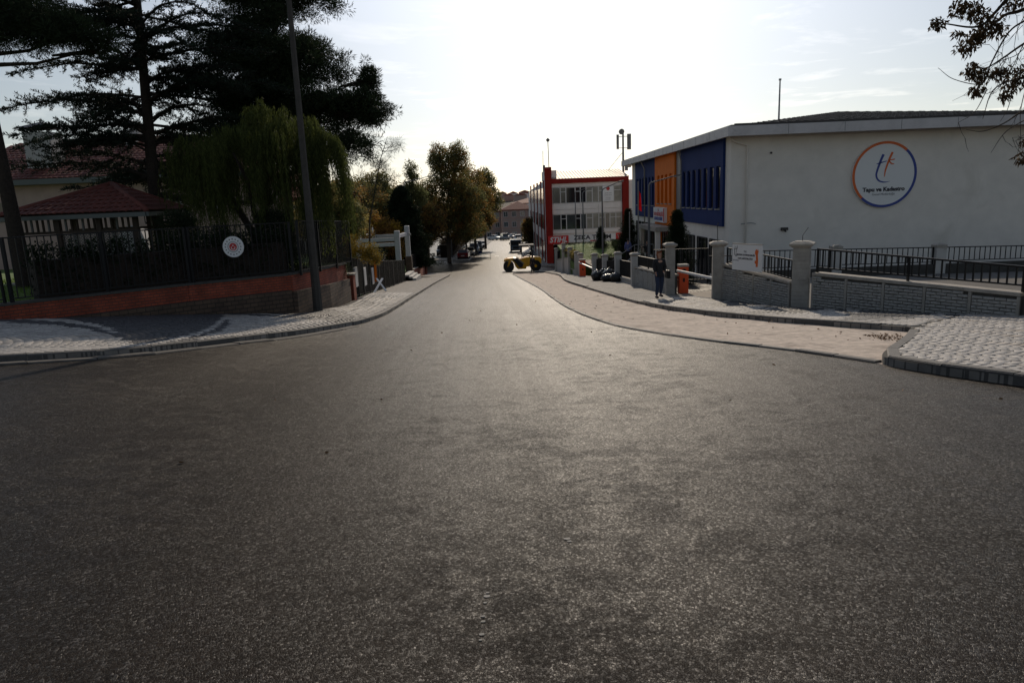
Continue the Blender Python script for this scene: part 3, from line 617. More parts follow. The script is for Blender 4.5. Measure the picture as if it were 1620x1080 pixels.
disc('ring_orange', 'inkorange', LGY - .175, LGY - .161, LR - .12, LR + .01, rad(48), rad(226), lg); disc('ring_blue', 'inkblue', LGY - .175, LGY - .161, LR - .12, LR + .01, rad(226), rad(408), lg)
def stroke(pts, ws, m, name='stroke'):
    pts = catmull([(LGX + x, LGY - .175, LGZ + z) for x, z in pts], 6); n = len(pts); mb = MB(); vs = []
    wv = np.interp(np.linspace(0, 1, n), np.linspace(0, 1, len(ws)), ws)
    for i, p in enumerate(pts):
        t = (pts[min(i + 1, n - 1)] - pts[max(i - 1, 0)]).normalized(); nn = Vector((-t.z, 0, t.x)) * wv[i] / 2; vs += [p + nn, p - nn, p + nn + Vector((0, .014, 0)), p - nn + Vector((0, .014, 0))]
    mb.add(vs, [q for i in range(n - 1) for q in ((4 * i, 4 * i + 1, 4 * i + 5, 4 * i + 4), (4 * i, 4 * i + 4, 4 * i + 6, 4 * i + 2), (4 * i + 1, 4 * i + 3, 4 * i + 7, 4 * i + 5))]); return mb.build(name, m, lg)
stroke([(-.12, 1.05), (-.24, .75), (-.40, .25), (-.44, -.05), (-.30, -.30), (0, -.40), (.32, -.36)], [.13, .12, .10, .09, .08, .06, .01], 'inkblue')
stroke([(-.48, .56), (-.25, .62), (.08, .70)], [.02, .07, .03], 'inkblue')
stroke([(.36, 1.15), (.22, .82), (.04, .25), (-.0, -.12)], [.11, .11, .08, .03], 'inkorange'); stroke([(.50, .78), (.22, .72), (.34, .56), (.48, .54)], [.06, .05, .07, .04], 'inkorange')
text('Tapu ve Kadastro', 'lettering', (LGX, LGY - .17, LGZ - .78), .30, 'ink', lg, bold=.012, ext=.004, sx=1.05); text('Genel Müdürlüğü', 'lettering', (LGX, LGY - .17, LGZ - 1.03), .17, 'inkgrey', lg, ext=.003)
mb = MB(); mb.tube([(16.1, 43, 5.3), (16.1, 43, 7.6), (16.1, 43, 7.9)], [.06, .045, .04], 8).tube([(16.1, 43, 7.9), (16.1, 43, 8.0)], .08, 8); tag(mb.build('roof_mast', 'steel'), 'thin grey pole rising from the brown roof of the white office', 'mast')
# ------------------------------------------------------------ red framed building
RB = thing('commercial_building', 'three storey building with dark red frame, ribbon windows and shop signs', 'building', (4.85, 90, -6.4))
X0, X1, YF = 4.9, 15.2, 90.0
sidex = lambda y: 4.88 - .010 * (y - 90)
mb = MB(); mb.prism([(X0 + .1, YF + .25, -7), (30, YF + .25, -7), (30, 112, -7), (sidex(112) + .1, 112, -7)], (0, 0, 10.6)); mb.build('wall', 'facade2', RB)
mb = MB(); mb.box(4.85, 5.68, YF - .45, YF + .5, -6.9, 5.46); mb.build('frame_column', 'red', RB)
MB().box(14.45, 15.25, YF - .3, YF + .3, -6.9, 3.42).build('frame_column', 'red', RB); MB().box(5.68, 15.25, YF - .32, YF + .3, 3.44, 4.02).build('frame_beam', 'red', RB)
MB().add([(5.68, YF - .25, 4.0), (15.4, YF - .25, 4.0), (15.4, YF + 9, 5.25), (5.68, YF + 9, 5.25), (5.68, YF + 9, 4.0), (15.4, YF + 9, 4.0)], [(0, 1, 2, 3), (0, 3, 4), (1, 5, 2), (3, 2, 5, 4)]).build('roof', 'roofcream', RB)
mb = MB()
for i in range(25): mb.bar((5.9 + i * .39, YF - .22, 4.03), (5.9 + i * .39, YF + 8.9, 5.27), .04, .06)
o = mb.build('roof_rib', 'roofcream', RB); o['kind'] = 'stuff'
for z0, z1 in ((1.0, 2.95), (-2.25, -.35)):
    xs = [5.75, 6.75, 7.45, 8.6, 9.25, 9.95, 10.75, 11.5, 12.3, 12.9, 14.4]
    for i, (p, q) in enumerate(zip(xs, xs[1:])):
        if z0 > 0 and i in (8, 9): p, q = ((12.3, 13.4), (13.4, 14.4))[i - 8]
        w = MB().box(p + .03, q - .03, YF + .13, YF + .26, z0, z1).build('window', ['glass', 'dkglass', 'glass', 'dkglass', 'glass', 'curtain', 'curtain', 'curtain', 'glass', 'curtain'][i] if z0 < 0 else ['glass', 'glass', 'dkglass', 'dkglass', 'dkglass', 'curtain', 'curtain', 'curtain', 'curtain', 'curtain'][i], RB)
        f = MB(); y = YF + .10; t = .07 if i % 2 else .045
        f.bar((p + .03, y, z0), (p + .03, y, z1), t).bar((q - .03, y, z0), (q - .03, y, z1), t).bar((p, y, z0 + .03), (q, y, z0 + .03), .06).bar((p, y, z1 - .03), (q, y, z1 - .03), .06)
        if i % 2: f.bar((p, y, z1 - .55), (q, y, z1 - .55), .08)
        if i == 9 and z0 < 0: f.bar(((p + q) / 2, y, z0), ((p + q) / 2, y, z1), .09)
        oo = f.build('frame', 'frame', None); oo.data.transform(Matrix.Translation(-RB.location)); oo.parent = w
for z0, z1 in ((3.0, 3.43), (-.30, .20), (.24, .96), (-2.72, -2.3)):
    MB().box(5.7, 14.43, YF + .02, YF + .24, z0, z1).build('facade_band', 'facade2', RB)
for x in (8.6, 11.5): 
    for z in (.24, -.30): MB().box(x - .01, x + .01, YF + .012, YF + .03, z, z + .5).build('panel_joint', 'greyc', RB)
MB().box(5.7, 14.4, YF + .1, YF + .24, -6.9, -4.1).build('shop_front', 'dkglass', RB)
for x in (7.6, 9.8, 12.1): MB().box(x - .06, x + .06, YF + .0, YF + .12, -6.9, -4.0).build('mullion', 'trim', RB)
# long side, going away down the street
mb = MB(); L2 = 142
mb.prism([(sidex(90.6), 90.6, -7), (sidex(L2), L2, -7.9), (9, L2, -7.9), (9, 90.6, -7)], (0, 0, 10.9)); mb.build('side_wing', 'facade2', RB)
mb = MB(); mb.box(sidex(91), 6.4, 91, 97.5, 3.9, 5.1); mb.build('stair_tower', 'facade2', RB)
for k, y in enumerate((92.0, 99, 108, 118, 130)):
    MB().box(sidex(y) - .10, sidex(y) + .1, y, y + 1.1, -7, 3.95).build('red_band', 'red', RB)
for y in (94, 96.6, 101, 104, 110.5, 113.5, 121, 125, 133):
    for z0, z1 in ((1.0, 3.0), (-2.3, -.4), (-6.2, -3.8)):
        MB().box(sidex(y) - .05, sidex(y) + .05, y, y + 1.9, z0, z1).build('window', 'dkglass', RB)
MB().box(5.6, 5.9, 108, 108.4, 4.0, 5.6).build('chimney', 'antgrey', RB); MB().box(5.0, 5.3, 96.2, 96.6, 5.1, 6.0).build('chimney', 'antgrey', RB)
def shopsign(name, label, x0, x1, z0, z1, m, ys=YF - .62):
    t = thing(name, label, 'sign', ((x0 + x1) / 2, ys, z0)); MB().box(x0, x1, ys, ys + .22, z0, z1).build('board', m, t); return t
s1 = shopsign('shop_sign', 'red shop sign with white slanted lettering at the foot of the red column', 5.02, 7.58, -3.93, -2.95, 'signred')
text('STIHL', 'lettering', (6.3, YF - .63, -3.46), .92, 'signwhite', s1, bold=.028, shear=.25, ext=.01, sx=.93)
s2 = shopsign('shop_sign', 'long white shop sign with black capital letters on the red framed building', 7.62, 13.5, -3.80, -2.92, 'signwhite')
text('ZEKA TARIM', 'lettering', (10.6, YF - .63, -3.28), .72, 'ink', s2, bold=.022, ext=.01, sx=1.15); mb = MB(); mb.box(10.3, 11.5, YF - .63, YF - .615, -3.76, -3.64); mb.build('underline', 'inkred', s2)
s3 = shopsign('shop_sign', 'small red shop sign at the right end of the long white sign', 13.54, 14.5, -3.72, -2.86, 'signred'); text('TZ', 'lettering', (14.0, YF - .63, -3.3), .5, 'signwhite', s3, ext=.01)
s4 = shopsign('banner', 'white banner with red emblem hanging in the upper window row of the red framed building', 12.0, 13.35, 1.05, 2.95, 'signwhite', YF - .1)
for i, (r_, z) in enumerate(((.22, 2.6),)): disc('emblem', 'inkred', YF - .115, YF - .1, 0, r_, parent=s4, cx_=12.68, cz=z, n=16)
for z, s_ in ((2.05, .17), (1.8, .17), (1.5, .13), (1.28, .13)): text('LİDER OFİS' if s_ > .15 else 'MUHASEBE', 'lettering', (12.68, YF - .11, z), s_, 'inkgrey', s4, ext=.004)
# masts and antennas
mb = MB(); mb.tube([(5.55, 92, 4.5), (5.5, 92, 8.6)], .045, 6).add([(5.5 + .28, 92, 8.85), (5.5, 92, 9.13), (5.5 - .28, 92, 8.85), (5.5, 92, 8.57), (5.5, 91.85, 8.85), (5.5, 92.15, 8.85)], [(0, 1, 4), (1, 2, 4), (2, 3, 4), (3, 0, 4), (1, 0, 5), (2, 1, 5), (3, 2, 5), (0, 3, 5)])
tag(mb.build('roof_mast', 'antgrey'), 'thin pole with a dark diamond head above the red column', 'mast')
tag(MB().tube([(5.05, 97, 4.8), (5.1, 97, 7.9)], .035, 6).build('roof_mast', 'antgrey'), 'short plain whip aerial left of the diamond headed pole', 'mast')
tw = thing('cell_tower', 'mobile phone mast with upright antenna panels on the roof behind the office', 'antenna', (15.6, 97, 4.4))
mb = MB(); mb.tube([(15.75, 97, 3.6), (15.75, 97, 9.9)], [.16, .12], 10).bar((14.9, 96.9, 7.85), (16.6, 96.9, 7.85), .07).bar((14.9, 96.9, 9.3), (16.6, 96.9, 9.3), .07); mb.build('mast_pole', 'antgrey', tw)
MB().box(14.85, 15.15, 96.6, 96.85, 7.7, 9.55).build('antenna_panel', 'antgrey', tw); MB().box(16.25, 16.75, 96.6, 96.85, 7.6, 9.6).build('antenna_panel', 'antgrey', tw)
disc('dish', 'antgrey', 96.5, 96.75, 0, .36, parent=tw, cx_=15.5, cz=9.9, n=20); MB().box(15.95, 16.35, 96.7, 97, 4.9, 5.8).box(16.4, 16.75, 96.7, 97, 5.3, 5.75).build('equipment_box', 'antgrey', tw)
MB().tube([(15.6, 97, 7.2), (13.2, 98, 4.3)], .03, 5).build('guy_wire', 'antgrey', tw)
# ------------------------------------------------------------ far end of the street
def house(name, label, x0, x1, y, z0, z1, zr, depth, m, rows, cols, roof='tile2'):
    t = thing(name, label, 'building', ((x0 + x1) / 2, y, z0)); MB().box(x0, x1, y, y + depth, z0, z1).build('wall', m, t)
    ov = .5; a, b = (x0 - ov, y - ov), (x1 + ov, y + depth + ov); mx_ = (x0 + x1) / 2; q = min(depth, x1 - x0) / 2
    if x1 - x0 > depth: r = [(x0 + q, y + depth / 2, zr), (x1 - q, y + depth / 2, zr)]
    else: r = [(mx_, y + q, zr), (mx_, y + depth - q, zr)]
    vs = [(a[0], a[1], z1), (b[0], a[1], z1), (b[0], b[1], z1), (a[0], b[1], z1)] + r + [(a[0], a[1], z1 - .25), (b[0], a[1], z1 - .25), (b[0], b[1], z1 - .25), (a[0], b[1], z1 - .25)]
    fs = [(0, 1, 5, 4), (1, 2, 5), (2, 3, 4, 5), (3, 0, 4)] if x1 - x0 > depth else [(0, 1, 4), (1, 2, 5, 4), (2, 3, 5), (3, 0, 4, 5)]
    MB().add(vs, fs + [(0, 6, 7, 1), (1, 7, 8, 2), (2, 8, 9, 3), (3, 9, 6, 0), (9, 8, 7, 6)]).build('roof', roof, t)
    hh = (z1 - z0) / rows; ww = (x1 - x0) / cols
    for r_ in range(rows):
        if r_: MB().box(x0 - .04, x1 + .04, y - .12, y - .001, z0 + r_ * hh - .12, z0 + r_ * hh + .06).build('floor_band', 'coping', t)
        for c in range(cols):
            xa = x0 + c * ww + ww * .25; w = MB().box(xa, xa + ww * .5, y - .03, y + .05, z0 + r_ * hh + hh * .30, z0 + r_ * hh + hh * .80).build('window', 'curtain' if (r_ * 3 + c) % 4 == 1 else 'glass', t)
            f = MB(); yy = y - .045; zt, zb = z0 + r_ * hh + hh * .80, z0 + r_ * hh + hh * .30
            f.bar((xa, yy, zb), (xa, yy, zt), .09).bar((xa + ww * .5, yy, zb), (xa + ww * .5, yy, zt), .09).bar((xa, yy, zt), (xa + ww * .5, yy, zt), .09).bar((xa, yy, zb), (xa + ww * .5, yy, zb), .09).bar((xa + ww * .25, yy, zb), (xa + ww * .25, yy, zt), .07)
            oo = f.build('frame', 'frame', None); oo.data.transform(Matrix.Translation(-t.location)); oo.parent = w
    return t
house('apartment_house', 'pink three storey house with hipped tile roof closing the far end of the street', -1.75, 9.0, 232, -11.2, -1.5, 1.0, 12, 'pink', 3, 4)
house('apartment_house', 'pink house half hidden by the trees left of the street end', -13, -1.9, 236, -11.2, -1.9, .6, 14, 'pink', 3, 4)
house('apartment_house', 'pale house standing behind the pink house at the street end', 2, 20, 262, -11.2, .2, 2.2, 14, 'facade2', 4, 6)
def zh(x, y): return -13 + 17.5 * math.exp(-((y - 640) / 150) ** 2) * (.75 + .25 * math.sin(x * .013 + 1)) * (1 / (1 + math.exp(-(x + 60) / 25)) * .6 + .4) + .8 * math.sin(x * .11) * math.sin(y * .07)
grid('hill', list(range(-420, 421, 20)), list(range(400, 900, 20)), zh, 'earth')
for i, (x, y) in enumerate(((-8, 560), (2, 575), (11, 560), (19, 585), (27, 570), (-16, 590), (6, 610), (16, 620), (-3, 625))):
    z = zh(x, y) - 1; w = 6 + (i * 37 % 5)
    MBh = thing('hillside_house', ['cream', 'pink', 'sand coloured'][i % 3] + ' house with red roof on the distant hill, ' + ['fourth from the left', 'sixth from the left', 'seventh from the left', 'second from the right', 'farthest to the right', 'farthest to the left', 'just behind the pink street end house', 'on the ridge at the right', 'on the ridge at the left'][i], 'house', (x, y, z), group='houses on the distant hill')
    MB().box(x - w / 2, x + w / 2, y, y + 8, z, z + 5.2).build('wall', ['facade2', 'pink', 'cream'][i % 3], MBh); MB().prism([(x - w / 2 - .4, y - .4, z + 5.2), (x + w / 2 + .4, y - .4, z + 5.2), (x, y - .4, z + 6.9)], (0, 8.8, 0)).build('roof', 'tile2', MBh)
# ------------------------------------------------------------ railings, walls and pillars
def railing(parent, p0, p1, b0, b1, t0, t1, sp=.13, bw=.022, posts=2, name='bar', rail=.045, m='black', postw=.05, limit=300):
    """bars between two rails from p0 to p1 (ground xy); b = bottom rail heights, t = top rail heights"""
    p0 = Vector((*p0, 0)); p1 = Vector((*p1, 0)); d = p1 - p0; L = d.length; ang = math.atan2(d.y, d.x)
    P = lambda t, z0, z1: p0 + d * t + Vector((0, 0, z0 + (z1 - z0) * t))
    MB().bar(P(0, t0, t1), P(1, t0, t1), rail, rail * .7).build('top_rail', m, parent); MB().bar(P(0, b0, b1), P(1, b0, b1), rail * .8, rail * .6).build('bottom_rail', m, parent)
    n = max(2, int(L / sp)); T = []
    for i in range(1, n):
        t = i / n; zb = b0 + (b1 - b0) * t; zt = t0 + (t1 - t0) * t; q = p0 + d * t
        T.append(TR((q.x, q.y, (zb + zt) / 2), ang, (bw, bw, zt - zb)))
    pieces('bar', UNIT, T, parent, m, limit)
    for i in range(posts):
        t = i / (posts - 1) if posts > 1 else .5; q = p0 + d * (.004 + t * .992); zb = b0 + (b1 - b0) * t; zt = t0 + (t1 - t0) * t
        MB().box(q.x - postw / 2, q.x + postw / 2, q.y - postw / 2, q.y + postw / 2, zb - .16, zt + .02).build('post', m, parent)
STONE = MB(); STONE.add([(-.5, -.5, -.5), (.5, -.5, -.5), (.5, .5, -.5), (-.5, .5, -.5), (-.5, -.5, .5), (.5, -.5, .5), (.5, .5, .5), (-.5, .5, .5), (-.40, -.85, -.30), (.42, -.80, -.34), (.40, -.90, .22), (-.38, -.80, .26)],
    [(0, 1, 9, 8), (1, 5, 10, 9), (5, 4, 11, 10), (4, 0, 8, 11), (8, 9, 10, 11), (0, 3, 2, 1), (4, 5, 6, 7), (1, 2, 6, 5), (3, 0, 4, 7)])
def stone_wall(name, label, p0, p1, zt0, zt1, rail=None, th=.24, m='splitstone', group=None, limit=300, rowh=.072, ln=.24):
    p0 = Vector((*p0, 0)); p1 = Vector((*p1, 0)); d = p1 - p0; L = d.length; u = d / L; nn = Vector((u.y, -u.x, 0)); ang = math.atan2(u.y, u.x)
    w = thing(name, label, 'wall', (p0.x, p0.y, G(p0.x, p0.y)), 0, group)
    if nn.x > 0 and abs(nn.x) > abs(nn.y): nn = -nn
    f = nn * (-1 if nn.y > 0.3 else 1)
    zb0, zb1 = G(p0.x, p0.y) - .3, G(p1.x, p1.y) - .3
    A, B = p0 - f * th, p1 - f * th
    V = [p0 + Vector((0, 0, zb0)), p1 + Vector((0, 0, zb1)), B + Vector((0, 0, zb1)), A + Vector((0, 0, zb0)), p0 + Vector((0, 0, zt0)), p1 + Vector((0, 0, zt1)), B + Vector((0, 0, zt1)), A + Vector((0, 0, zt0))]
    MB().add(V, [(0, 3, 2, 1), (4, 5, 6, 7), (0, 1, 5, 4), (1, 2, 6, 5), (2, 3, 7, 6), (3, 0, 4, 7)]).build('wall_core', 'backer' if m == 'splitstone' else m, w)
    e = f * .06; cp = MB(); o = Vector((0, 0, .002)); h = Vector((0, 0, .075))
    V = [p0 + e + Vector((0, 0, zt0)) + o, p1 + e + Vector((0, 0, zt1)) + o, B - e + Vector((0, 0, zt1)) + o, A - e + Vector((0, 0, zt0)) + o]; V += [v + h for v in V]
    cp.add(V, [(0, 3, 2, 1), (4, 5, 6, 7), (0, 1, 5, 4), (1, 2, 6, 5), (2, 3, 7, 6), (3, 0, 4, 7)]).build('coping', 'coping', w, bevel=.012)
    if m == 'splitstone':
        T = []; zlow = min(zb0, zb1) + .2; row = 0; z = max(zt0, zt1) - rowh / 2 - .01; npan = max(1, round(L / 1.05))
        while z > zlow:
            for k in range(npan):
                a, b = k * L / npan + .035, (k + 1) * L / npan - .035; nb = 4; off = (.5 if row % 2 else 0) * (b - a) / nb; x = a - off
                while x < b - .03:
                    xa, xb = max(x, a), min(x + (b - a) / nb, b); x += (b - a) / nb
                    if xb - xa < .05: continue
                    c = (xa + xb) / 2; ztop = zt0 + (zt1 - zt0) * c / L; zbot = zb0 + (zb1 - zb0) * c / L + .28
                    if z + rowh / 2 > ztop - .005 or z < zbot: continue
                    q = p0 + u * c + f * .018
                    T.append(Matrix.Translation((q.x, q.y, z + rnd.uniform(-.004, .004))) @ Matrix.Rotation(math.atan2(f.y, f.x) + math.pi / 2, 4, 'Z') @ Matrix.Rotation(rnd.uniform(-.04, .04), 4, 'X') @ Matrix.Diagonal((xb - xa - .012, .035 + rnd.uniform(0, .025), rowh - .012, 1)))
            z -= rowh; row += 1
        pieces('stone', STONE, T, w, m, limit)
        for k in range(npan + 1):
            q = p0 + u * min(max(k * L / npan, .035), L - .035); t = k / npan
            q2 = q + f * .03; MB().bar(q2 + Vector((0, 0, zb0 + (zb1 - zb0) * t + .05)), q2 + Vector((0, 0, zt0 + (zt1 - zt0) * t - .004)), .055, .06, up=(u.x, u.y, 0)).build('panel_edge', 'conc', w)
    if rail:
        c0, c1 = p0 - f * th / 2 + u * .02, p1 - f * th / 2 - u * .02
        railing(w, (c0.x, c0.y), (c1.x, c1.y), *rail[:4], **rail[4] if len(rail) > 4 else {})
    return w
def pillar(label, x, y, zt, s=.36, m='conc', rz=0.0, cap=.5, group='gate and wall pillars', caph=.07, courses=True, cm='coping'):
    zb = G(x, y) - .3; t = thing('pillar', label, 'pillar', (x, y, G(x, y)), 0, group); R_ = Matrix.Translation((x, y, 0)) @ Matrix.Rotation(rz, 4, 'Z')
    mb = MB(); h = s / 2
    if courses:
        z = zb
        while z < zt - .16:
            mb.box(-h, h, -h, h, z, min(z + .095, zt - .14), T=R_); mb.box(-h + .012, h - .012, -h + .012, h - .012, min(z + .095, zt - .14) , min(z + .105, zt - .135), T=R_); z += .105
        mb.box(-h + .012, h - .012, -h + .012, h - .012, z - .02 if z < zt - .13 else zt - .15, zt - .10, T=R_)
    else: mb.box(-h, h, -h, h, zb, zt - .1, T=R_)
    mb.build('shaft', m, t)
    c = cap / 2; cp = MB()
    ring = lambda r, z: [R_ @ Vector((a * r, b * r, z)) for a, b in ((-1, -1), (1, -1), (1, 1), (-1, 1))]
    L_ = ring(h + .005, zt - .10) + ring(c, zt - .03) + ring(c, zt - .03 + caph * .6) + ring(c * .55, zt + caph)
    cp.add(L_, [(3, 2, 1, 0)] + [(4 * k + i, 4 * k + (i + 1) % 4, 4 * k + 4 + (i + 1) % 4, 4 * k + 4 + i) for k in range(3) for i in range(4)] + [(12, 13, 14, 15)]).build('cap', cm, t)
    return t
pillar('tall stone pillar with flared cap at the right edge, end of the long low wall', 10.85, 14.25, .12, .42, rz=-.55, cap=.58)
pl1 = pillar('tall stone pillar with flared cap between the long wall and the wall carrying the white sign', 7.86, 19.0, .33, .42, rz=-.5, cap=.60)
pl2 = pillar('stone pillar with flared cap right of the orange barrier, holding a thin bent rod', 6.82, 23.1, .13, .36, rz=-.2, cap=.56)
pillar('tall stone pillar left of the orange barrier, behind the walking woman', 6.0, 26.4, -.08, .32, rz=-.05, cap=.48)
MB().tube([(7.86, 19, .35), (7.86, 19.0, .55), (8.0, 19, .75)], .008, 5).build('rod', 'black', pl1); MB().tube([(6.8, 23.1, .1), (6.78, 23.1, .7), (6.82, 23.1, .8)], .012, 5).build('rod', 'black', pl2)
stone_wall('boundary_wall', 'long low split stone wall with black railing right of the tallest pillar', (8.06, 18.72), (10.62, 14.52), -.50, -.60, rail=(-.30, -.38, .19, .0, dict(sp=.165, bw=.03, posts=3, rail=.06)), group='street front wall')
stone_wall('boundary_wall', 'split stone wall section carrying the white office sign', (6.94, 22.9), (7.72, 19.28), -.58, -.80, rail=(-.45, -.68, -.02, -.16, dict(sp=.16, bw=.03, posts=2, rail=.055)), group='street front wall')
stone_wall('boundary_wall', 'sloping split stone wall with railing behind the walking woman', (6.1, 34.1), (6.10, 26.7), -1.70, -1.30, rail=(-1.55, -1.15, -1.12, -.80, dict(sp=.16, bw=.028, posts=4)), group='street front wall')
def plaster_bay(label, p0, p1, zt0, zt1, r0, r1, grp='stepped plaster wall bays'):
    return stone_wall('boundary_wall', label, p0, p1, zt0, zt1, rail=(zt0 + .15, zt1 + .15, r0, r1, dict(sp=.13, bw=.024, posts=2)), m='conc_white', group=grp, th=.2)
GP = 'pale plaster pillars of the yard fence'
pillar('pale square pillar at the far end of the sloping stone wall', 6.14, 34.5, -1.05, .38, 'conc_white', cap=.5, courses=False, group=GP)
pillar('pale square pillar above the black bin bags, towards the viewer', 6.25, 40.6, -1.45, .36, 'conc_white', cap=.46, courses=False, group=GP)
pillar('slim pale pillar behind the pile of black bin bags', 6.15, 45.4, -1.95, .34, 'conc_white', cap=.44, courses=False, group=GP)
pillar('pale pillar right of the far driveway opening', 6.0, 49.6, -2.2, .36, 'conc_white', cap=.46, courses=False, group=GP)
pillar('pale pillar just left of the far orange barrier', 5.42, 53.6, -2.45, .36, 'conc_white', cap=.46, courses=False, group=GP)
pillar('pale pillar second to the left of the far orange barrier', 5.33, 55.6, -2.45, .36, 'conc_white', cap=.44, courses=False, group=GP)
pillar('pale pillar beside the narrow dark gate between barrier and stepped wall', 5.2, 60.2, -2.45, .36, 'conc_white', cap=.44, courses=False, group=GP)
pillar('pale pillar at the highest step of the white wall', 5.0, 64.4, -2.35, .34, 'conc_white', cap=.42, courses=False, group=GP)
pillar('pale pillar ending the white stepped wall at the cross street', 4.75, 70.6, -3.2, .34, 'conc_white', cap=.42, courses=False, group=GP)
plaster_bay('fence bay with low pale plinth right of the bin bags', (6.24, 40.4), (6.14, 34.7), -2.85, -2.45, -1.85, -1.50)
plaster_bay('fence bay directly behind the bin bags', (6.16, 45.2), (6.25, 40.8), -3.25, -2.95, -2.3, -1.85)
plaster_bay('fence bay left of the bin bags up to the far driveway', (6.02, 49.4), (6.14, 45.6), -3.55, -3.3, -2.55, -2.2)
plaster_bay('narrow dark fence bay between two pale pillars left of the far barrier', (5.22, 60.0), (5.32, 55.8), -4.2, -4.0, -2.9, -2.6)
plaster_bay('white wall step with slanting black rail, second from the street end', (5.0, 64.2), (5.2, 60.4), -3.6, -3.35, -2.75, -2.45)
plaster_bay('lowest white wall step with slanting black rail at the street end', (4.76, 70.4), (5.0, 64.6), -4.3, -3.7, -3.45, -2.75)
# rear fence along the ramp, with its kerb wall
rf_ = thing('rear_fence', 'long black railing on a low wall between the ramp and the white gable wall', 'fence', (10, 27, -1.7))
MB().box(8.8, 34, 27.0, 27.2, -3.6, -1.28).build('plinth', 'backer', rf_)
for xa, xb in ((9.0, 12.3), (12.7, 16.25), (16.65, 20.6), (21.0, 25)): railing(rf_, (xa, 27.1), (xb, 27.1), -1.16, -1.18 - .02, -.50 - .02 * (xa - 9), -.50 - .02 * (xb - 9), sp=.19, bw=.024, posts=2, rail=.05)
pillar('pale stub pillar in the rear railing, left one seen between the front rail bars', 12.5, 27.1, -.46, .36, 'conc_white', cap=.38, courses=False, group='rear fence stub pillars')
pillar('pale stub pillar in the rear railing below and right of the round logo sign', 16.45, 27.1, -.56, .38, 'conc_white', cap=.40, courses=False, group='rear fence stub pillars')
# white sign on the front wall
ws = thing('office_sign', 'white rectangular office sign with orange figure tied to the railing above the stone wall', 'sign', (7.05, 21.3, -.5))
a_, b_ = Vector((6.86, 21.75, 0)), Vector((7.33, 20.75, 0)); u_ = (b_ - a_).normalized(); n_ = Vector((u_.y, -u_.x, 0)); n_ = n_ if n_.y < 0 else -n_
ang_ = math.atan2(u_.y, u_.x); o_ = a_ + n_ * .17 + u_ * .20; wid = 1.16
sT = Matrix.Translation((o_.x, o_.y, 0)) @ Matrix.Rotation(ang_, 4, 'Z')
MB().box(-.02, wid + .02, 0, .035, -.56, .21, T=sT).build('board', 'signwhite', ws); MB().box(-.03, wid + .03, -.006, .042, .21, .235, T=sT).build('frame_edge', 'coping', ws)
def stext(b, x, z, s_, m): 
    p = sT @ Vector((x, -.004, z)); return text(b, 'lettering', p, s_, m, ws, face=ang_, bold=.0015, ext=.002)
stext('T.C.', .52, .0, .07, 'ink'); stext('HENDEK KAYMAKAMLIĞI', .52, -.10, .068, 'ink'); stext('TAPU MÜDÜRLÜĞÜ', .52, -.21, .068, 'ink'); stext('Tapu ve Kadastro', .14, -.27, .035, 'inkgrey')
mb = MB()
for pts in ([(.10, .14), (.07, .02), (.08, -.10), (.14, -.15), (.19, -.14)], [(.19, .16), (.16, .05), (.14, -.05)], [(.05, .05), (.12, .07), (.2, .09)]):
    for p, q in zip(pts, pts[1:]): mb.bar(sT @ Vector((p[0], -.005, p[1])), sT @ Vector((q[0], -.005, q[1])), .016, .006, up=(n_.x, n_.y, 0))
mb.build('logo_mark', 'inkgrey', ws)
fig = [(.93, .06), (.98, .10), (1.0, .04), (1.03, .10), (1.05, .02), (1.02, -.06), (1.04, -.2), (1.03, -.42), (.95, -.42), (.96, -.34), (.91, -.32), (.91, -.24), (.96, -.24), (.95, -.10), (.91, -.02)]
MB().prism([sT @ Vector((x, -.006, z)) for x, z in fig], n_ * -.004).build('figure_print', 'inkorange', ws)
# car park barriers
def barrier(label, x, y, ax, ay, az, s=.36, h=1.12):
    z = G(x, y) + .1; t = thing('parking_barrier', label, 'barrier', (x, y, z), 0, 'parking barriers'); q = s / 2
    MB().box(x - q, x + q, y - q * .9, y + q * .9, z, z + h - .10).build('cabinet', 'barrier', t, bevel=.02); MB().box(x - q - .012, x + q + .012, y - q, y + q, z + h - .098, z + h).build('cap', 'coping', t, bevel=.02)
    MB().box(x - .035, x + .035, y - q * .9 - .012, y - q * .9 - .002, z + .45, z + .60).build('lock_plate', 'black', t); MB().box(x - q - .04, x + q + .04, y - q, y + q, z - .08, z).build('foot', 'black', t)
    MB().bar((x - .28, y - q - .03, z + h - .22), (ax, ay, az), .055, .08).build('arm', 'polewhite', t); MB().tube([(x, y - q, z + h - .22), (x, y - q - .07, z + h - .22)], .06, 10).build('pivot', 'black', t)
barrier('orange parking barrier with lowered white arm beside the walking woman', 6.66, 27.1, 6.9, 23.4, -1.08)
barrier('distant orange parking barrier with lowered arm left of the black bin bags', 5.35, 51.6, 6.05, 49.2, -3.25, .42, 1.25)
gt = thing('sliding_gate', 'low black sliding gate behind the orange barrier', 'gate', (6.3, 30.5, -2.4))
railing(gt, (6.35, 31.0), (8.6, 30.6), -1.95, -1.95, -.62, -.62, sp=.15, bw=.03, posts=3, rail=.05); railing(gt, (8.65, 30.6), (10.6, 30.2), -1.9, -1.9, -.95, -.95, sp=.15, bw=.03, posts=2, rail=.05)
st_ = thing('stair_railing', 'pale pipe handrails beside the entrance steps left of the office door', 'railing', (9.0, 50, -3.3))
MB().tube([(7.6, 52, -2.9), (9.4, 53, -1.9), (10.8, 53, -1.9)], .035, 6).tube([(7.4, 46, -2.7), (8.6, 47, -1.9)], .035, 6).build('handrail', 'steel', st_)
for x, y, z in ((7.6, 52, -2.9), (9.4, 53, -1.9), (10.8, 53, -1.9), (7.4, 46, -2.7), (8.6, 47, -1.9)): MB().tube([(x, y, -3.9), (x, y, z)], .028, 6).build('post', 'steel', st_)
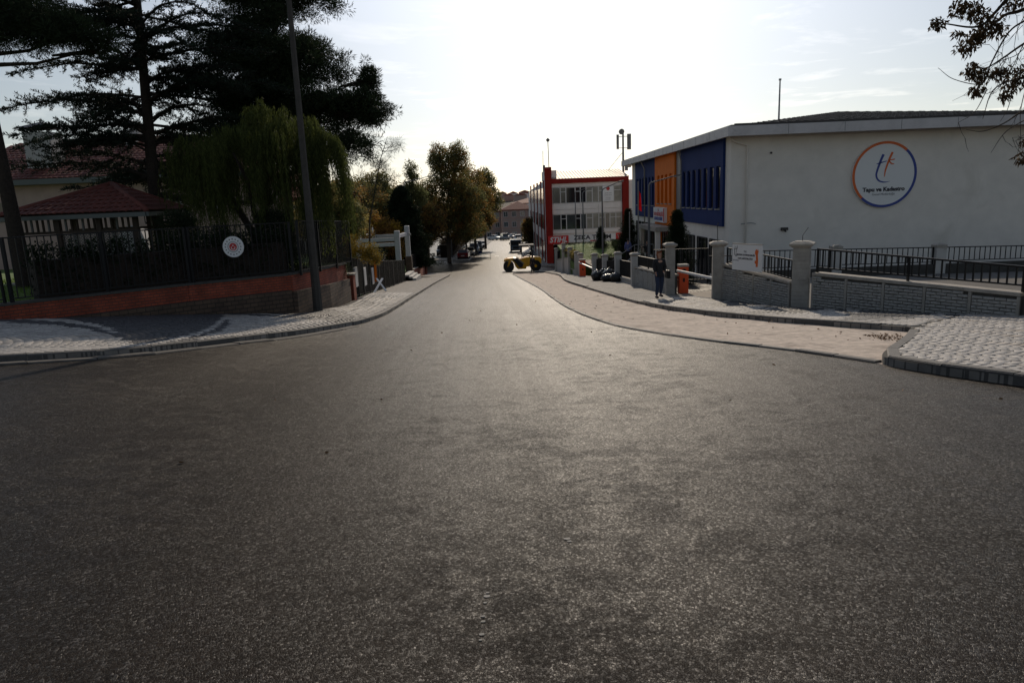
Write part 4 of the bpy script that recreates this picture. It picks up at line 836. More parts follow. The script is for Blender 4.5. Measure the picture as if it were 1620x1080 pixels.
for i in range(4): MB().box(9.8 - .4 * i, 12, 51.8, 56.5, -3.3 - 0, -3.28 + .12 * (4 - i) - .36).build('step', 'coping', st_) if i == 99 else None
# ------------------------------------------------------------ left garden wall and fence
def wall_run(pts, z_top, z_mid, parent, th=.28):
    """red brick band over a dark stone base along a polyline"""
    for k, (p, q) in enumerate(zip(pts, pts[1:])):
        p = Vector((*p, 0)); q = Vector((*q, 0)); u = (q - p).normalized(); nn = Vector((-u.y, u.x, 0))
        zt0, zt1 = z_top(p), z_top(q); zm0, zm1 = z_mid(p), z_mid(q); gb0, gb1 = G(p.x, p.y) - .3, G(q.x, q.y) - .3; q2 = q + u * .0
        def slab(o0, o1, a0, a1, b0, b1, name, m):
            V = [p + nn * o0 + Vector((0, 0, a0)), q2 + nn * o0 + Vector((0, 0, a1)), q2 + nn * o1 + Vector((0, 0, a1)), p + nn * o1 + Vector((0, 0, a0)), p + nn * o0 + Vector((0, 0, b0)), q2 + nn * o0 + Vector((0, 0, b1)), q2 + nn * o1 + Vector((0, 0, b1)), p + nn * o1 + Vector((0, 0, b0))]
            MB().add(V, [(0, 3, 2, 1), (4, 5, 6, 7), (0, 1, 5, 4), (1, 2, 6, 5), (2, 3, 7, 6), (3, 0, 4, 7)]).build(name, m, parent)
        slab(-.02, th + .1, gb0, gb1, zm0 - .004, zm1 - .004, 'stone_base', 'darkstone'); slab(.08, th + .05, zm0 - .02, zm1 - .02, zt0, zt1, 'brick_band', 'redbrick'); slab(.04, th + .09, zt0 + .002, zt1 + .002, zt0 + .06, zt1 + .06, 'coping', 'backer')
gw = thing('garden_wall', 'long red brick garden wall on a dark stone base behind the left pavement', 'wall', (-12, 15.8, -.5))
wall_run([(-36, 1.3), (-23, 7.2), (-15.2, 12.8), (-11.7, 16.25), (-8.73, 19.25), (-6.5, 21.0)], lambda p: -.17, lambda p: -.60, gw)
gw2 = thing('garden_wall', 'short return of red brick wall on dark stone beside the concrete lamp pole', 'wall', (-6.3, 21, -1.3))
wall_run([(-6.35, 21.0), (-6.12, 24), (-6.15, 27.2)], lambda p: -.15 - .04 * (p.y - 21), lambda p: -.62 - .055 * (p.y - 21), gw2)
fn = thing('garden_fence', 'tall black steel fence standing on the red brick garden wall', 'fence', (-8.7, 19.4, -.1))
for p, q in (((-15.1, 13.05), (-11.75, 16.45)),): railing(fn, p, q, -.02, -.02, .62, .62, sp=.16, bw=.02, posts=3)
for p, q, n_p in (((-11.65, 16.5), (-8.75, 19.45), 3), ((-8.7, 19.5), (-6.45, 21.25), 2)): railing(fn, p, q, -.02, -.02, 1.38, 1.38, sp=.14, bw=.024, posts=n_p, postw=.07)
railing(fn, (-6.28, 21.4), (-6.0, 27.1), -.05, -.28, 1.42, 1.22, sp=.14, bw=.024, posts=4, postw=.07)
bp = thing('brick_pillar', 'red brick pillar with flat cap right of the lamp pole, at the end of the stone wall', 'pillar', (-6.3, 27.8, -1.9))
MB().box(-6.52, -6.10, 27.6, 28.05, G(-6.3, 27.6) - .3, -.86).build('shaft', 'redbrick', bp); MB().box(-6.57, -6.05, 27.55, 28.1, -.858, -.80).build('cap', 'coping', bp)
f2 = thing('street_fence', 'black steel fence and double gate along the left pavement beyond the brick pillar', 'fence', (-7, 40, -3))
for (p, q, b) in (((-6.55, 28.3), (-6.95, 33.6), 0), ((-6.97, 33.8), (-7.45, 40.4), 0), ((-7.47, 40.6), (-7.8, 47.5), 0), ((-7.82, 47.7), (-8.2, 55.5), 0)):
    gA, gB = G(*p) + .16, G(*q) + .16; railing(f2, p, q, gA, gB, gA + 1.62, gB + 1.62, sp=.15, bw=.03, posts=4, postw=.09)
for y in (30.6, 33.7, 37): MB().box(-6.5 - (y - 28) * .08, -6.44 - (y - 28) * .08, y, y + .5, G(-7, y) + .5, G(-7, y) + 1.35).build('gate_plate', 'frame', f2)
pg = thing('entrance_pergola', 'white timber entrance pergola with brick footed posts left of the street', 'pergola', (-9.5, 58.5, -4.5))
for x, y in ((-11.7, 56), (-8.75, 56.6), (-11.8, 61.8), (-8.65, 61.6)):
    zt = -.10 if y > 60 else -.30; zb = G(x, y) - .2
    MB().box(x - .20, x + .20, y - .19, y + .19, -2.7, zt).build('post', 'whitewood', pg, bevel=.02); MB().box(x - .27, x + .27, y - .25, y + .25, zb, -2.702).build('post_foot', 'darkstone', pg)
for a, b in (((-11.7, 56, -.95), (-8.75, 56.6, -.95)), ((-11.8, 61.8, -.9), (-8.65, 61.6, -.9)), ((-11.75, 56.1, -.75), (-11.8, 61.7, -.75)), ((-8.75, 56.6, -.75), (-8.65, 61.5, -.75)), ((-11.7, 56.05, -1.35), (-8.75, 56.62, -1.35))): MB().bar(a, b, .14, .27).build('beam', 'whitewood', pg)
MB().box(-8.42, -8.3, 61.3, 61.5, -.9, -.75).bar((-8.7, 61.5, -.8), (-8.3, 61.4, -.8), .05).build('lamp_arm', 'steel', pg)
stp = thing('entrance_steps', 'white marble entrance steps at the foot of the pergola', 'steps', (-7.9, 59, -4.5))
for i in range(3): MB().box(-8.6, -7.55 - .28 * i, 57.2, 60.6, G(-8, 59) - .2, G(-8, 57.2) + .14 + .15 * (i + 1)).build('step', 'conc_white', stp)
bw2 = thing('brick_wall', 'sloping low red brick wall with black fence beyond the pergola', 'wall', (-8.7, 66, -5))
for p, q in (((-8.45, 62.4), (-8.8, 69)), ((-8.8, 69.02), (-9.0, 75.6))):
    gA, gB = G(*p), G(*q); P_ = Vector((*p, 0)); Q_ = Vector((*q, 0)); tA, tB = -3.95 - (p[1] - 62) * .055, -3.95 - (q[1] - 62) * .055
    V = [(p[0], p[1], gA - .3), (q[0], q[1], gB - .3), (q[0] - .3, q[1], gB - .3), (p[0] - .3, p[1], gA - .3), (p[0], p[1], tA), (q[0], q[1], tB), (q[0] - .3, q[1], tB), (p[0] - .3, p[1], tA)]
    MB().add(V, [(0, 3, 2, 1), (4, 5, 6, 7), (0, 1, 5, 4), (1, 2, 6, 5), (2, 3, 7, 6), (3, 0, 4, 7)]).build('brick_band', 'redbrick', bw2)
    MB().bar((p[0] - .15, p[1], tA + .04), (q[0] - .15, q[1], tB + .04), .4, .07).build('coping', 'coping', bw2); railing(bw2, (p[0] - .15, p[1]), (q[0] - .15, q[1]), tA + .12, tB + .12, tA + 1.3, tB + 1.3, sp=.2, bw=.03, posts=3)
for k, (y, lb) in enumerate(((76.4, 'red brick pillar at the corner of the cross street left of the road'), (82.2, 'thin dark post beside the brick corner pillar'))):
    if k == 0: bp2 = thing('brick_pillar', lb, 'pillar', (-9.05, y, -6)); MB().box(-9.3, -8.85, y - .2, y + .25, -6.4, -4.6).build('shaft', 'redbrick', bp2); MB().box(-9.35, -8.8, y - .25, y + .3, -4.598, -4.53).build('cap', 'coping', bp2)
# garden ground
gA_ = [(-36, 2.0), (-23, 7.8), (-15.4, 13.3), (-11.9, 16.75), (-8.9, 19.75), (-6.75, 21.4), (-6.42, 24), (-6.4, 27.6), (-6.95, 31), (-7.6, 38), (-8.4, 50), (-8.9, 62), (-9.2, 76)]
gB_ = [(-60, 2), (-60, 8), (-60, 13), (-60, 17), (-60, 20), (-60, 21.4), (-60, 24), (-60, 27), (-60, 31), (-60, 38), (-60, 50), (-60, 62), (-60, 76)]
ga, gb = rails(gA_, gB_, 5)
def zg(x, y):
    t = min(1, max(0, (y - 27) / 7)); t = t * t * (3 - 2 * t); f = min(1, max(0, (-x - 7) / 8)); hi = -.28 - .0 * f; lo = G(x, y) + .2
    return hi + (lo - hi) * t * (1 - .6 * f)
ribbon('garden_lawn', ga, gb, 24, 0, 'grass', skirt=.8, zf=zg)
# gazebo
gz = thing('gazebo', 'garden gazebo with red tiled hip roof and lattice sides behind the brick wall', 'gazebo', (-13.4, 24.4, -.28))
ex0, ex1, ey0, ey1, ez = -16.1, -10.85, 21.9, 26.9, 1.86; ap = (-13.3, 24.6, 2.78)
cs = [(-16.2, 22.9, ez), (-10.95, 22.0, ez), (-11.7, 26.6, ez), (-16.9, 27.3, ez)]
rfz = MB().add(cs + [ap] + [(x, y, z - .12) for x, y, z in cs], [(0, 1, 4), (1, 2, 4), (2, 3, 4), (3, 0, 4), (0, 5, 6, 1), (1, 6, 7, 2), (2, 7, 8, 3), (3, 8, 5, 0), (8, 7, 6, 5)]).build('roof', 'wood', gz)
TILE = MB(); pr = [(-.5, -.1), (-.36, .32), (-.12, .5), (.12, .5), (.36, .32), (.5, -.1)]
TILE.add([(x, -.5, z + .5) for x, z in pr] + [(x, .5, z) for x, z in pr], [(i, i + 1, i + 7, i + 6) for i in range(5)] + [(6, 7, 1, 0)] )
TILE.add([(x, -.5, z + .5) for x, z in pr] + [(x, -.5, z + .1) for x, z in pr], [(i, i + 6, i + 7, i + 1) for i in range(5)])
TILE.f = [tuple(f) for f in TILE.f]
def tile_slope(a, b, top, parent, tw=.24, tl=.32, limit=150, m='tile'):
    a, b, top = Vector(a), Vector(b), Vector(top); u = (b - a).normalized(); L = (b - a).length; h = top - a; hu = h - u * h.dot(u); H_ = hu.length; v = hu / H_; n_ = u.cross(v).normalized()
    if n_.z < 0: n_ = -n_
    R3 = Matrix((u, v, u.cross(v))).transposed().to_4x4(); T = []
    r = 0
    while r * tl < H_ - tl * .4:
        t = (r * tl + tl * .5) / H_; x0 = h.dot(u) * t; x1 = L - (L - h.dot(u)) * t; k = int((x1 - x0) / tw)
        for i in range(k):
            q = a + u * (x0 + (i + .5) * (x1 - x0) / k) + v * (r * tl + tl * .5) + n_ * .035
            T.append(Matrix.Translation(q) @ R3 @ Matrix.Rotation(rnd.uniform(-.015, .015), 4, 'Z') @ Matrix.Diagonal(((x1 - x0) / k * .98, tl * 1.06, .055, 1)))
        r += 1
    pieces('roof_tile', TILE, T, parent, m, limit)
tile_slope(cs[0], cs[1], ap, gz, limit=200); tile_slope(cs[1], cs[2], ap, gz, limit=60); tile_slope(cs[3], cs[0], ap, gz, limit=20)
for c in cs[:3]: MB().tube([Vector(c) + Vector((0, 0, .04)), Vector(ap) + Vector((0, 0, .06))], .085, 8).build('ridge_tile', 'tile', gz, smooth=True)
for a, b in ((0, 1), (1, 2)): MB().bar(Vector(cs[a]) + Vector((0, -.05, -.07)), Vector(cs[b]) + Vector((0, -.05, -.07)), .12, .13).build('gutter', 'gutterm', gz)
px_ = (-15.6, -14.2, -12.9, -11.75); 
for x in px_:
    for y in (22.8, 26.0): MB().box(x - .07, x + .07, y - .07, y + .07, -.3, ez - .1).build('post', 'wood', gz)
for y in (22.8, 26.0):
    MB().box(-15.8, -11.65, y - .05, y + .05, 1.28, 1.36).build('beam', 'wood', gz); MB().box(-15.6, -11.75, y - .04, y + .04, .42, .50).build('beam', 'wood', gz); MB().box(-15.6, -11.75, y - .02, y + .02, -.25, .42).build('side_panel', 'wood', gz)
MB().box(-15.6, -15.5, 22.9, 25.9, -.25, .42).build('side_panel', 'wood', gz); MB().box(-16, -11.5, 22.5, 26.3, -.34, -.22).build('floor', 'conc', gz)
def lattice(x0, x1, y, z0, z1, s=.09):
    mb = MB(); k = int((x1 - x0 + z1 - z0) / s)
    for i in range(k):
        for sg_ in (1, -1):
            c = x0 + i * s if sg_ > 0 else x1 - i * s; pa = (max(min(c, x1), x0), z0 + max(0, (c - x1) if sg_ > 0 else (x0 - c)))
            l = z1 - pa[1]; e = pa[0] - sg_ * l; 
            if e < x0: l = (pa[0] - x0); e = x0
            if e > x1: l = (x1 - pa[0]); e = x1
            if l > .03: mb.bar((pa[0], y + sg_ * .006, pa[1]), (e, y + sg_ * .006, pa[1] + l), .022, .010, up=(0, 1, 0))
    o = mb.build('lattice_panel', 'lattice', gz); o['kind'] = 'stuff'
lattice(-14.1, -13.0, 22.8, .5, 1.26); lattice(-12.8, -11.85, 22.8, .5, 1.26)
for i in range(22): x = -15.6 + i * .18; MB().box(x, x + .05, 22.77, 22.83, 1.36, ez - .12).build('slat', 'wood' if i % 3 else 'lattice', gz)
hs_ = thing('villa', 'pink villa with red tiled roof and white chimney behind the garden trees', 'house', (-30, 50, -.5))
MB().box(-42, -18.0, 50, 62, -2, 4.3).build('wall', 'cream', hs_)
hr = [(-43, 49.2, 4.35), (-17, 49.2, 4.35), (-17, 62.8, 4.35), (-43, 62.8, 4.35), (-36, 56, 7.5), (-23, 56, 7.5)]
MB().add(hr + [(x, y, z - .3) for x, y, z in hr[:4]], [(0, 1, 5, 4), (1, 2, 5), (2, 3, 4, 5), (3, 0, 4), (0, 6, 7, 1), (1, 7, 8, 2), (2, 8, 9, 3), (3, 9, 6, 0), (9, 8, 7, 6)]).build('roof', 'tile2', hs_)
tile_slope(hr[0], hr[1], hr[4], hs_, .4, .42, 0) if False else None
T = []
for r_ in range(17):
    t = (r_ + .5) / 17; x0, x1 = -43 + 7 * t, -17 - 6 * t; k = int((x1 - x0) / .36)
    for i in range(k): T.append(Matrix.Translation((x0 + (i + .5) * (x1 - x0) / k, 49.2 + 6.8 * t, 4.35 + 3.15 * t + .04)) @ Matrix.Rotation(math.atan2(3.15, 6.8), 4, 'X') @ Matrix.Diagonal(((x1 - x0) / k * .97, .47, .07, 1)))
pieces('roof_tile', TILE, T, hs_, 'tile', 0)
MB().box(-43.1, -16.9, 49.0, 49.19, 4.0, 4.36).build('gutter', 'gutterm', hs_)
def chim(x, y, w, z0, z1):
    ch = MB().box(x - w, x + w, y - .8, y + .8, z0, z1).build('chimney', 'chimney', hs_)
    cp = MB().add([(x - w - .35, y - 1.1, z1 + .28), (x + w + .35, y - 1.1, z1 + .28), (x + w + .35, y + 1.1, z1 + .28), (x - w - .35, y + 1.1, z1 + .28), (x, y, z1 + .75)], [(0, 1, 4), (1, 2, 4), (2, 3, 4), (3, 0, 4), (3, 2, 1, 0)])
    for a in (-w + .1, w - .1): cp.box(x + a - .05, x + a + .05, y - .75, y - .65, z1, z1 + .3)
    o = cp.build('chimney_cowl', 'trim', None); o.data.transform(Matrix.Translation(-hs_.location)); o.parent = ch
chim(-32.2, 51.6, .9, 4.4, 7.6); chim(-27.6, 55, .35, 6, 7.9)
for x in (-39, -34.5, -30, -26.2, -23, -20): 
    for z in (1.6,): 
        w = MB().box(x - .6, x + .6, 49.95, 50.05, z, z + 1.3).build('window', 'dkglass', hs_); oo = MB().bar((x - .6, 49.93, z), (x - .6, 49.93, z + 1.3), .08).bar((x + .6, 49.93, z), (x + .6, 49.93, z + 1.3), .08).bar((x, 49.93, z), (x, 49.93, z + 1.3), .06).build('frame', 'frame', None); oo.data.transform(Matrix.Translation(-hs_.location)); oo.parent = w
MB().box(-24.5, -21.5, 48.8, 50, 1.1, 1.25).bar((-24.5, 48.8, 2.1), (-21.5, 48.8, 2.1), .06).bar((-24.5, 48.8, 1.2), (-24.5, 48.8, 2.1), .05).bar((-21.5, 48.8, 1.2), (-21.5, 48.8, 2.1), .05).bar((-23, 48.8, 1.2), (-23, 48.8, 2.1), .05).build('balcony', 'black', hs_)
house('side_villa', 'pale pink house glimpsed beneath the hanging tree left of the lamp pole', -22.5, -15.2, 58, -3, 2.6, 4.2, 9, 'cream', 2, 3)
tnt = MB().add([(-17.4, 30, -.3), (-14.8, 30, -.3), (-14.8, 33, -.3), (-17.4, 33, -.3), (-16.4, 31, 1.3), (-15.9, 31, 1.35)], [(0, 1, 5, 4), (1, 2, 5), (2, 3, 4, 5), (3, 0, 4)]).build('canvas_cover', 'chimney'); tag(tnt, 'pale canvas cover standing on the lawn behind the low left railing', 'cover')
# round emblem on the fence
em = thing('emblem_sign', 'round white sign with red oval emblem, crescent and star fixed to the garden fence', 'sign', (-7.62, 19.6, .78))
ex_, ey_, ez_ = -7.66, 19.95, .80
disc('board', 'signwhite', ey_ - .03, ey_, 0, .29, parent=em, cx_=ex_, cz=ez_, n=40)
disc('oval', 'inkred', ey_ - .036, ey_ - .031, 0, .105, parent=em, cx_=ex_, cz=ez_, n=28).scale = (1, 1, 1)
disc('ring_print', 'inkgrey', ey_ - .035, ey_ - .031, .135, .15, parent=em, cx_=ex_, cz=ez_, n=36)
for i in range(16): a = i * math.pi / 8; disc('star_print', 'ink', ey_ - .035, ey_ - .031, 0, .018, parent=em, cx_=ex_ + .215 * math.cos(a), cz=ez_ + .215 * math.sin(a), n=5)
disc('crescent', 'signwhite', ey_ - .040, ey_ - .0365, .042, .060, rad(150), rad(390), em, ex_, ez_ - .02, 24); disc('star', 'signwhite', ey_ - .040, ey_ - .0365, 0, .02, parent=em, cx_=ex_, cz=ez_ + .035, n=5)
# ------------------------------------------------------------ poles
lp = thing('lamp_pole', 'thick tapering concrete lamp pole at the left pavement edge, rising out of view', 'pole', (-5.98, 21.8, G(-5.98, 21.8)))
MB().tube([(-5.98, 21.8, -1.6), (-5.98, 21.8, 3), (-5.98, 21.8, 9.6)], [.15, .10, .065], 8).build('shaft', 'poleconc', lp); MB().tube([(-5.98, 21.8, 9.5), (-5.6, 21.2, 9.9), (-4.6, 20, 10.1)], [.05, .04, .035], 6).build('arm', 'steel', lp); MB().box(-4.75, -4.35, 19.4, 20.1, 10.05, 10.2).build('lamp_head', 'antgrey', lp)
def lamp(label, x, y, h, ax, ay, az, r=.09):
    t = thing('street_lamp', label, 'street lamp', (0, 0, 0), 0, 'street lamps'); z = G(x, y) - .6; t.location = (x, y, G(x, y))
    MB().tube([(x, y, z), (x, y, h * .4 + z * .6), (x, y, h - .15), (x + ax * .06, y + ay * .06, h)], [r, r * .8, r * .55, r * .5], 8).build('pole', 'antgrey', t, smooth=True)
    MB().tube([(x + ax * .06, y + ay * .06, h), (x + ax * .8, y + ay * .8, h + az * .85)], [r * .5, r * .35], 6).build('arm', 'antgrey', t)
    e = Vector((x + ax * .8, y + ay * .8, h + az * .85)); q = Vector((x + ax * 1.05, y + ay * 1.05, h + az)); hd = MB().bar(e, q, .22, .09).build('lamp_head', 'antgrey', t)
    oo = MB().bar(e + Vector((0, 0, -.055)), q + Vector((0, 0, -.055)), .15, .02).build('lens', 'lampglass', None); oo.data.transform(Matrix.Translation(-t.location)); oo.parent = hd; return t
lamp('street lamp with long pale arm reaching right in front of the orange panel', 8.5, 43, 2.42, 1.75, -.4, .38, .10)
lamp('dark street lamp in front of the right half of the red framed building', 7.3, 55, 2.28, 1.55, 0, .55)
lamp('thin street lamp with short arm, middle one before the red framed building', 7.62, 72, 2.2, .9, 0, .4, .08)
lamp('thin street lamp, leftmost before the red framed building', 7.25, 76, 2.35, 1.9, 0, .35, .08)
lamp('distant street lamp between the cars and trees on the left pavement', -9.2, 116, 4.0, 1.8, -2, .6, .12)
lamp('street lamp with level arm among the trees far left of the road', -10.9, 78, 4.0, 3.2, 0, .6, .10)
fp = thing('flagpole', 'pair of steel flagpoles in front of the office with a hanging red flag', 'flagpole', (9.6, 52.5, -3.3))
for x, y, z in ((9.6, 52.5, 2.7), (9.3, 54.5, .5)): MB().tube([(x, y, -3.5), (x, y, z)], .045, 8).build('pole', 'steel', fp)
mb = MB(); nu, nv2 = 7, 10; V = [(9.62 + .06 * math.sin(j * 1.3) * (1 - .1 * i) + j * .038 * (.5 + .05 * i), 52.5 + .07 * math.cos(j * 2.1 + i * .4), 2.0 - i * .145 - j * .03) for i in range(nv2) for j in range(nu)]
fl = MB().add(V, [(i * nu + j, i * nu + j + 1, (i + 1) * nu + j + 1, (i + 1) * nu + j) for i in range(nv2 - 1) for j in range(nu - 1)]).build('flag', 'flag'); tag(fl, 'red flag hanging limp from the flagpole before the blue panel', 'flag')
# ------------------------------------------------------------ vegetation
def tree_thing(name, label, loc, group=None, cat='tree'): return thing(name, label, cat, loc, 0, group)
def add_part(name, me, m, parent, smooth=False):
    me.materials.append(M[m]); o = bpy.data.objects.new(name, me); COL.objects.link(o); o.parent = parent; return o
def local_tubes(name, segs, m, parent, n=6):
    mb = MB()
    for pts, rs in segs: mb.tube(pts, rs, n, cap=False)
    return add_part(name, mb.mesh(name, True), m, parent)
def needle_clumps(C, R_, n, L, Wd, rs, up=.25, sq=.8):
    """balls of needles: centres C, radii R_"""
    k = len(C); D = nrm(rs.normal(size=(k, n, 3)) + np.array([0, 0, up])); rr = rs.rand(k, n, 1) ** .45
    P = C[:, None] + D * rr * np.asarray(R_).reshape(-1, 1, 1) * np.array([1, 1, sq]); D2 = nrm(D + rs.normal(size=D.shape) * .35)
    return blades(P.reshape(-1, 3), D2.reshape(-1, 3), L * (.7 + .6 * rs.rand(k * n)), Wd, rs)
def pine_tree(label, loc, lobes, H, lean, n_clump, clump_r, seed, per=70, needle=.17, wd=.022, r0=.22, group=None):
    rs = np.random.RandomState(seed); t = tree_thing('pine_tree', label, loc, group); segs = []
    trunk = [Vector((lean[0] * s, lean[1] * s, H * s)) for s in (0, .25, .5, .75, 1)]; segs.append((trunk, [r0, r0 * .85, r0 * .65, r0 * .42, r0 * .12])); Cs = []
    for (cx_, cy_, cz_, rx_, ry_, rz__, w) in lobes:
        m_ = int(n_clump * w); D = nrm(rs.normal(size=(m_, 3))); r_ = rs.rand(m_, 1) ** .40; C = np.array([cx_, cy_, cz_]) + D * r_ * np.array([rx_, ry_, rz__]); pad = max(1, m_ // 13); C = C[rs.randint(pad, size=m_)] + rs.normal(size=(m_, 3)) * np.array([.42, .42, .13]) * min(1, rx_ / 1.2); Cs.append(C)
        zt = max(.15 * H, cz_ - rz__ * .9); s = min(.97, zt / H); base = Vector((lean[0] * s, lean[1] * s, zt)); c = Vector((cx_, cy_, cz_)); segs.append(([base, base.lerp(c, .5) + Vector((0, 0, -.15)), c], [r0 * .28, r0 * .16, r0 * .07]))
        for i in range(0, m_, max(1, m_ // 14)):
            e = Vector(C[i]); segs.append(([c.lerp(base, .35), c.lerp(e, .5) + Vector((0, 0, -.1)), e], [r0 * .13, r0 * .09, .012]))
    C = np.concatenate(Cs); V, Q = needle_clumps(C, clump_r * (.6 + .8 * rs.rand(len(C))), per, needle, wd, rs)
    local_tubes('trunk', segs, 'barkd', t); add_part('crown', fastmesh('crown', V, Q), 'pine', t); return t
pine_tree('large dense dark pine behind the hanging tree, tallest crown left of the road', (-9.4, 31, -.4),
    [(.2, 0, 9.9, 2.3, 2.2, 2.4, .30), (-1.3, .2, 8.0, 2.3, 2.2, 1.5, .20), (1.0, 0, 7.6, 1.9, 2.0, 1.6, .15), (-1.6, 0, 6.0, 2.5, 2.2, 1.3, .17), (1.2, 0, 5.9, 2.2, 2.0, 1.2, .15), (3.4, -.2, 6.2, 1.1, 1.1, .95, .045), (4.05, -.2, 7.3, .42, .5, .85, .018), (3.9, -.2, 6.0, .85, .8, .5, .024), (2.2, 0, 4.7, 1.5, 1.3, .8, .05), (-.2, 0, 12.2, 1.4, 1.4, 1.6, .08), (-.5, 0, 4.9, 2.4, 2, .8, .10)],
    13.5, (.3, 0), 2500, .30, 21, per=80, wd=.028, needle=.18)
pine_tree('leaning dark pine at the left picture edge with drooping crown', (-15.0, 22, -.3),
    [(.2, 0, 8.1, 1.5, 1.5, .75, .34), (1.5, -.1, 7.6, 1.3, 1.3, .6, .24), (2.6, 0, 7.25, 1.0, 1.0, .50, .14), (-.6, 0, 9.4, 2.2, 2, .9, .28), (1.8, 0, 9.2, 1.8, 1.5, .6, .2), (3.1, -.1, 6.8, .6, .6, .3, .05)], 9.2, (-.2, 0), 620, .30, 5, per=80, needle=.2, wd=.018, r0=.27)
# thin needly twig hanging right of the dense pine
tw_ = tree_thing('pine_sapling', 'thin airy young pine with sparse long needles at the right of the dense pine', (-6.6, 33.5, -1.4)); rs = np.random.RandomState(3)
segs = [([Vector((0, 0, 0)), Vector((.2, 0, 2.5)), Vector((.9, 0, 5.2)), Vector((1.3, 0, 6.2))], [.05, .04, .02, .01])]; Cs = []
for i in range(26):
    s = rs.rand(); b = Vector((.2 + .9 * s, 0, 2.6 + 3.3 * s)); e = b + Vector((rs.uniform(-.9, 1.1), rs.uniform(-.5, .5), rs.uniform(.0, .7))); segs.append(([b, b.lerp(e, .5) + Vector((0, 0, -.06)), e], [.014, .009, .004])); Cs += [tuple(e), tuple(b.lerp(e, .65))]
V, Q = needle_clumps(np.array(Cs), np.full(len(Cs), .10), 55, .30, .009, rs, .5); local_tubes('trunk', segs, 'barkl', tw_, 5); add_part('crown', fastmesh('crown', V, Q), 'pine', tw_)
# cedar: flat tiers of branches
cd = tree_thing('cedar_tree', 'tall cedar with flat open tiers of branches above the gazebo', (-13.2, 27, -.3)); rs = np.random.RandomState(8); H_ = 15.5
tk = lambda z: Vector((.45 * z / 9.5, 0, z)); segs = [([tk(z) for z in (0, 3, 6, 9, 12, H_)], [.27, .23, .19, .145, .09, .02])]; BP = []; BD = []; BL = []
tiers = [(rs.uniform(2.9, 14.8), rs.uniform(0, 2 * math.pi)) for _ in range(118)] + [(7.4, math.pi), (5.9, math.pi + .1), (4.75, math.pi - .1), (3.7, math.pi + .2), (8.9, math.pi + .1), (6.4, .1), (7.7, -.1), (5.2, .2), (8.6, .15), (9.2, 3.0)]
for k, (z, a) in enumerate(tiers):
    Lb = (5.3 if k >= 118 else rs.uniform(2.4, 4.6)) * (1 - .62 * max(0, (z - 6) / 9.5)) * (.92 if abs(math.sin(a)) > .8 else 1); rise = rs.uniform(-.5, .9) if k < 118 else (.55 if z < 7 else .3)
    b0 = tk(z - .25); pts = []
    for i in range(7):
        s = i / 6; pts.append(b0 + Vector((math.cos(a) * Lb * s, math.sin(a) * Lb * s, rise * math.sin(s * 2.4) * 1.0 + (.35 if s > .0 else 0) * s - .55 * s * s + rs.uniform(-.03, .03))))
    segs.append((pts, [.055 - .046 * i / 6 for i in range(7)])); side = Vector((-math.sin(a), math.cos(a), 0)); fw = Vector((math.cos(a), math.sin(a), 0)); nt_ = int(Lb * 9)
    for i in range(nt_):
        s = .12 + .88 * (i + rs.rand()) / nt_; f = s * 6; j = min(5, int(f)); p = pts[j].lerp(pts[j + 1], f - j); sg_ = 1 if i % 2 else -1
        l = (.95 * (1 - s) ** .6 + .25) * rs.uniform(.6, 1.15) * min(1, Lb / 3.5); d = (fw * .75 + side * sg_ * 1.0 + Vector((0, 0, rs.uniform(-.65, .6)))).normalized(); e = p + d * l + Vector((0, 0, -.10 * l)); segs.append(([p, e], [.012, .004]))
        nb = max(3, int(l * 10))
        for q in range(nb):
            c = p.lerp(e, (q + .5) / nb); BP.append(c); BD.append(d)
BP = np.array([tuple(p) for p in BP]); BD = np.array([tuple(p) for p in BD]); rep = 9
P = np.repeat(BP, rep, 0) + rs.normal(size=(len(BP) * rep, 3)) * np.array([.035, .035, .02]); D = np.repeat(BD, rep, 0) * .5 + rs.normal(size=(len(BP) * rep, 3)) * .7 + np.array([0, 0, .45])
V, Q = blades(P, D, .105 * (.7 + .6 * rs.rand(len(P))), .032, rs); mb = MB()
for pts, r_ in segs: mb.tube(pts, r_, 6 if len(pts) > 2 and r_[0] > .1 else 4, cap=False)
add_part('trunk', mb.mesh('trunk', True), 'barkd', cd); add_part('crown', fastmesh('crown', V, Q), 'cedar', cd)
# hanging tree
wl = tree_thing('weeping_tree', 'olive green weeping tree hanging over the garden fence left of the lamp pole', (-8.35, 24, -.3)); rs = np.random.RandomState(14)
segs = [([Vector((0, 0, 0)), Vector((0, 0, .9)), Vector((-.1, 0, 1.3))], [.22, .19, .17]), ([Vector((-.1, 0, 1.2)), Vector((-.6, 0, 2.2)), Vector((-1.5, 0, 3.6))], [.13, .10, .05]), ([Vector((0, 0, 1.2)), Vector((.35, 0, 2.4)), Vector((.7, 0, 4.4))], [.13, .10, .05]), ([Vector((.1, 0, 1.9)), Vector((1.1, 0, 3.0)), Vector((2.0, .1, 3.9))], [.09, .07, .03]), ([Vector((0, 0, 1.5)), Vector((.2, -1, 3.0)), Vector((.1, -1.7, 3.8))], [.09, .06, .03])]
SP = []; SD = []; SL = []
tops = [(-1.7, 0, 3.95, 1.1, .7), (-.7, 0, 4.2, 1.2, .8), (.6, 0, 5.0, 1.0, .55), (1.6, 0, 4.7, .9, .6), (2.3, 0, 4.1, .75, .5), (.2, -.9, 4.1, 1.3, .6), (1.4, -.8, 4.2, 1.1, .5), (-1.4, -.7, 3.7, 1.0, .5), (0, .8, 4.4, 1.6, .6)]
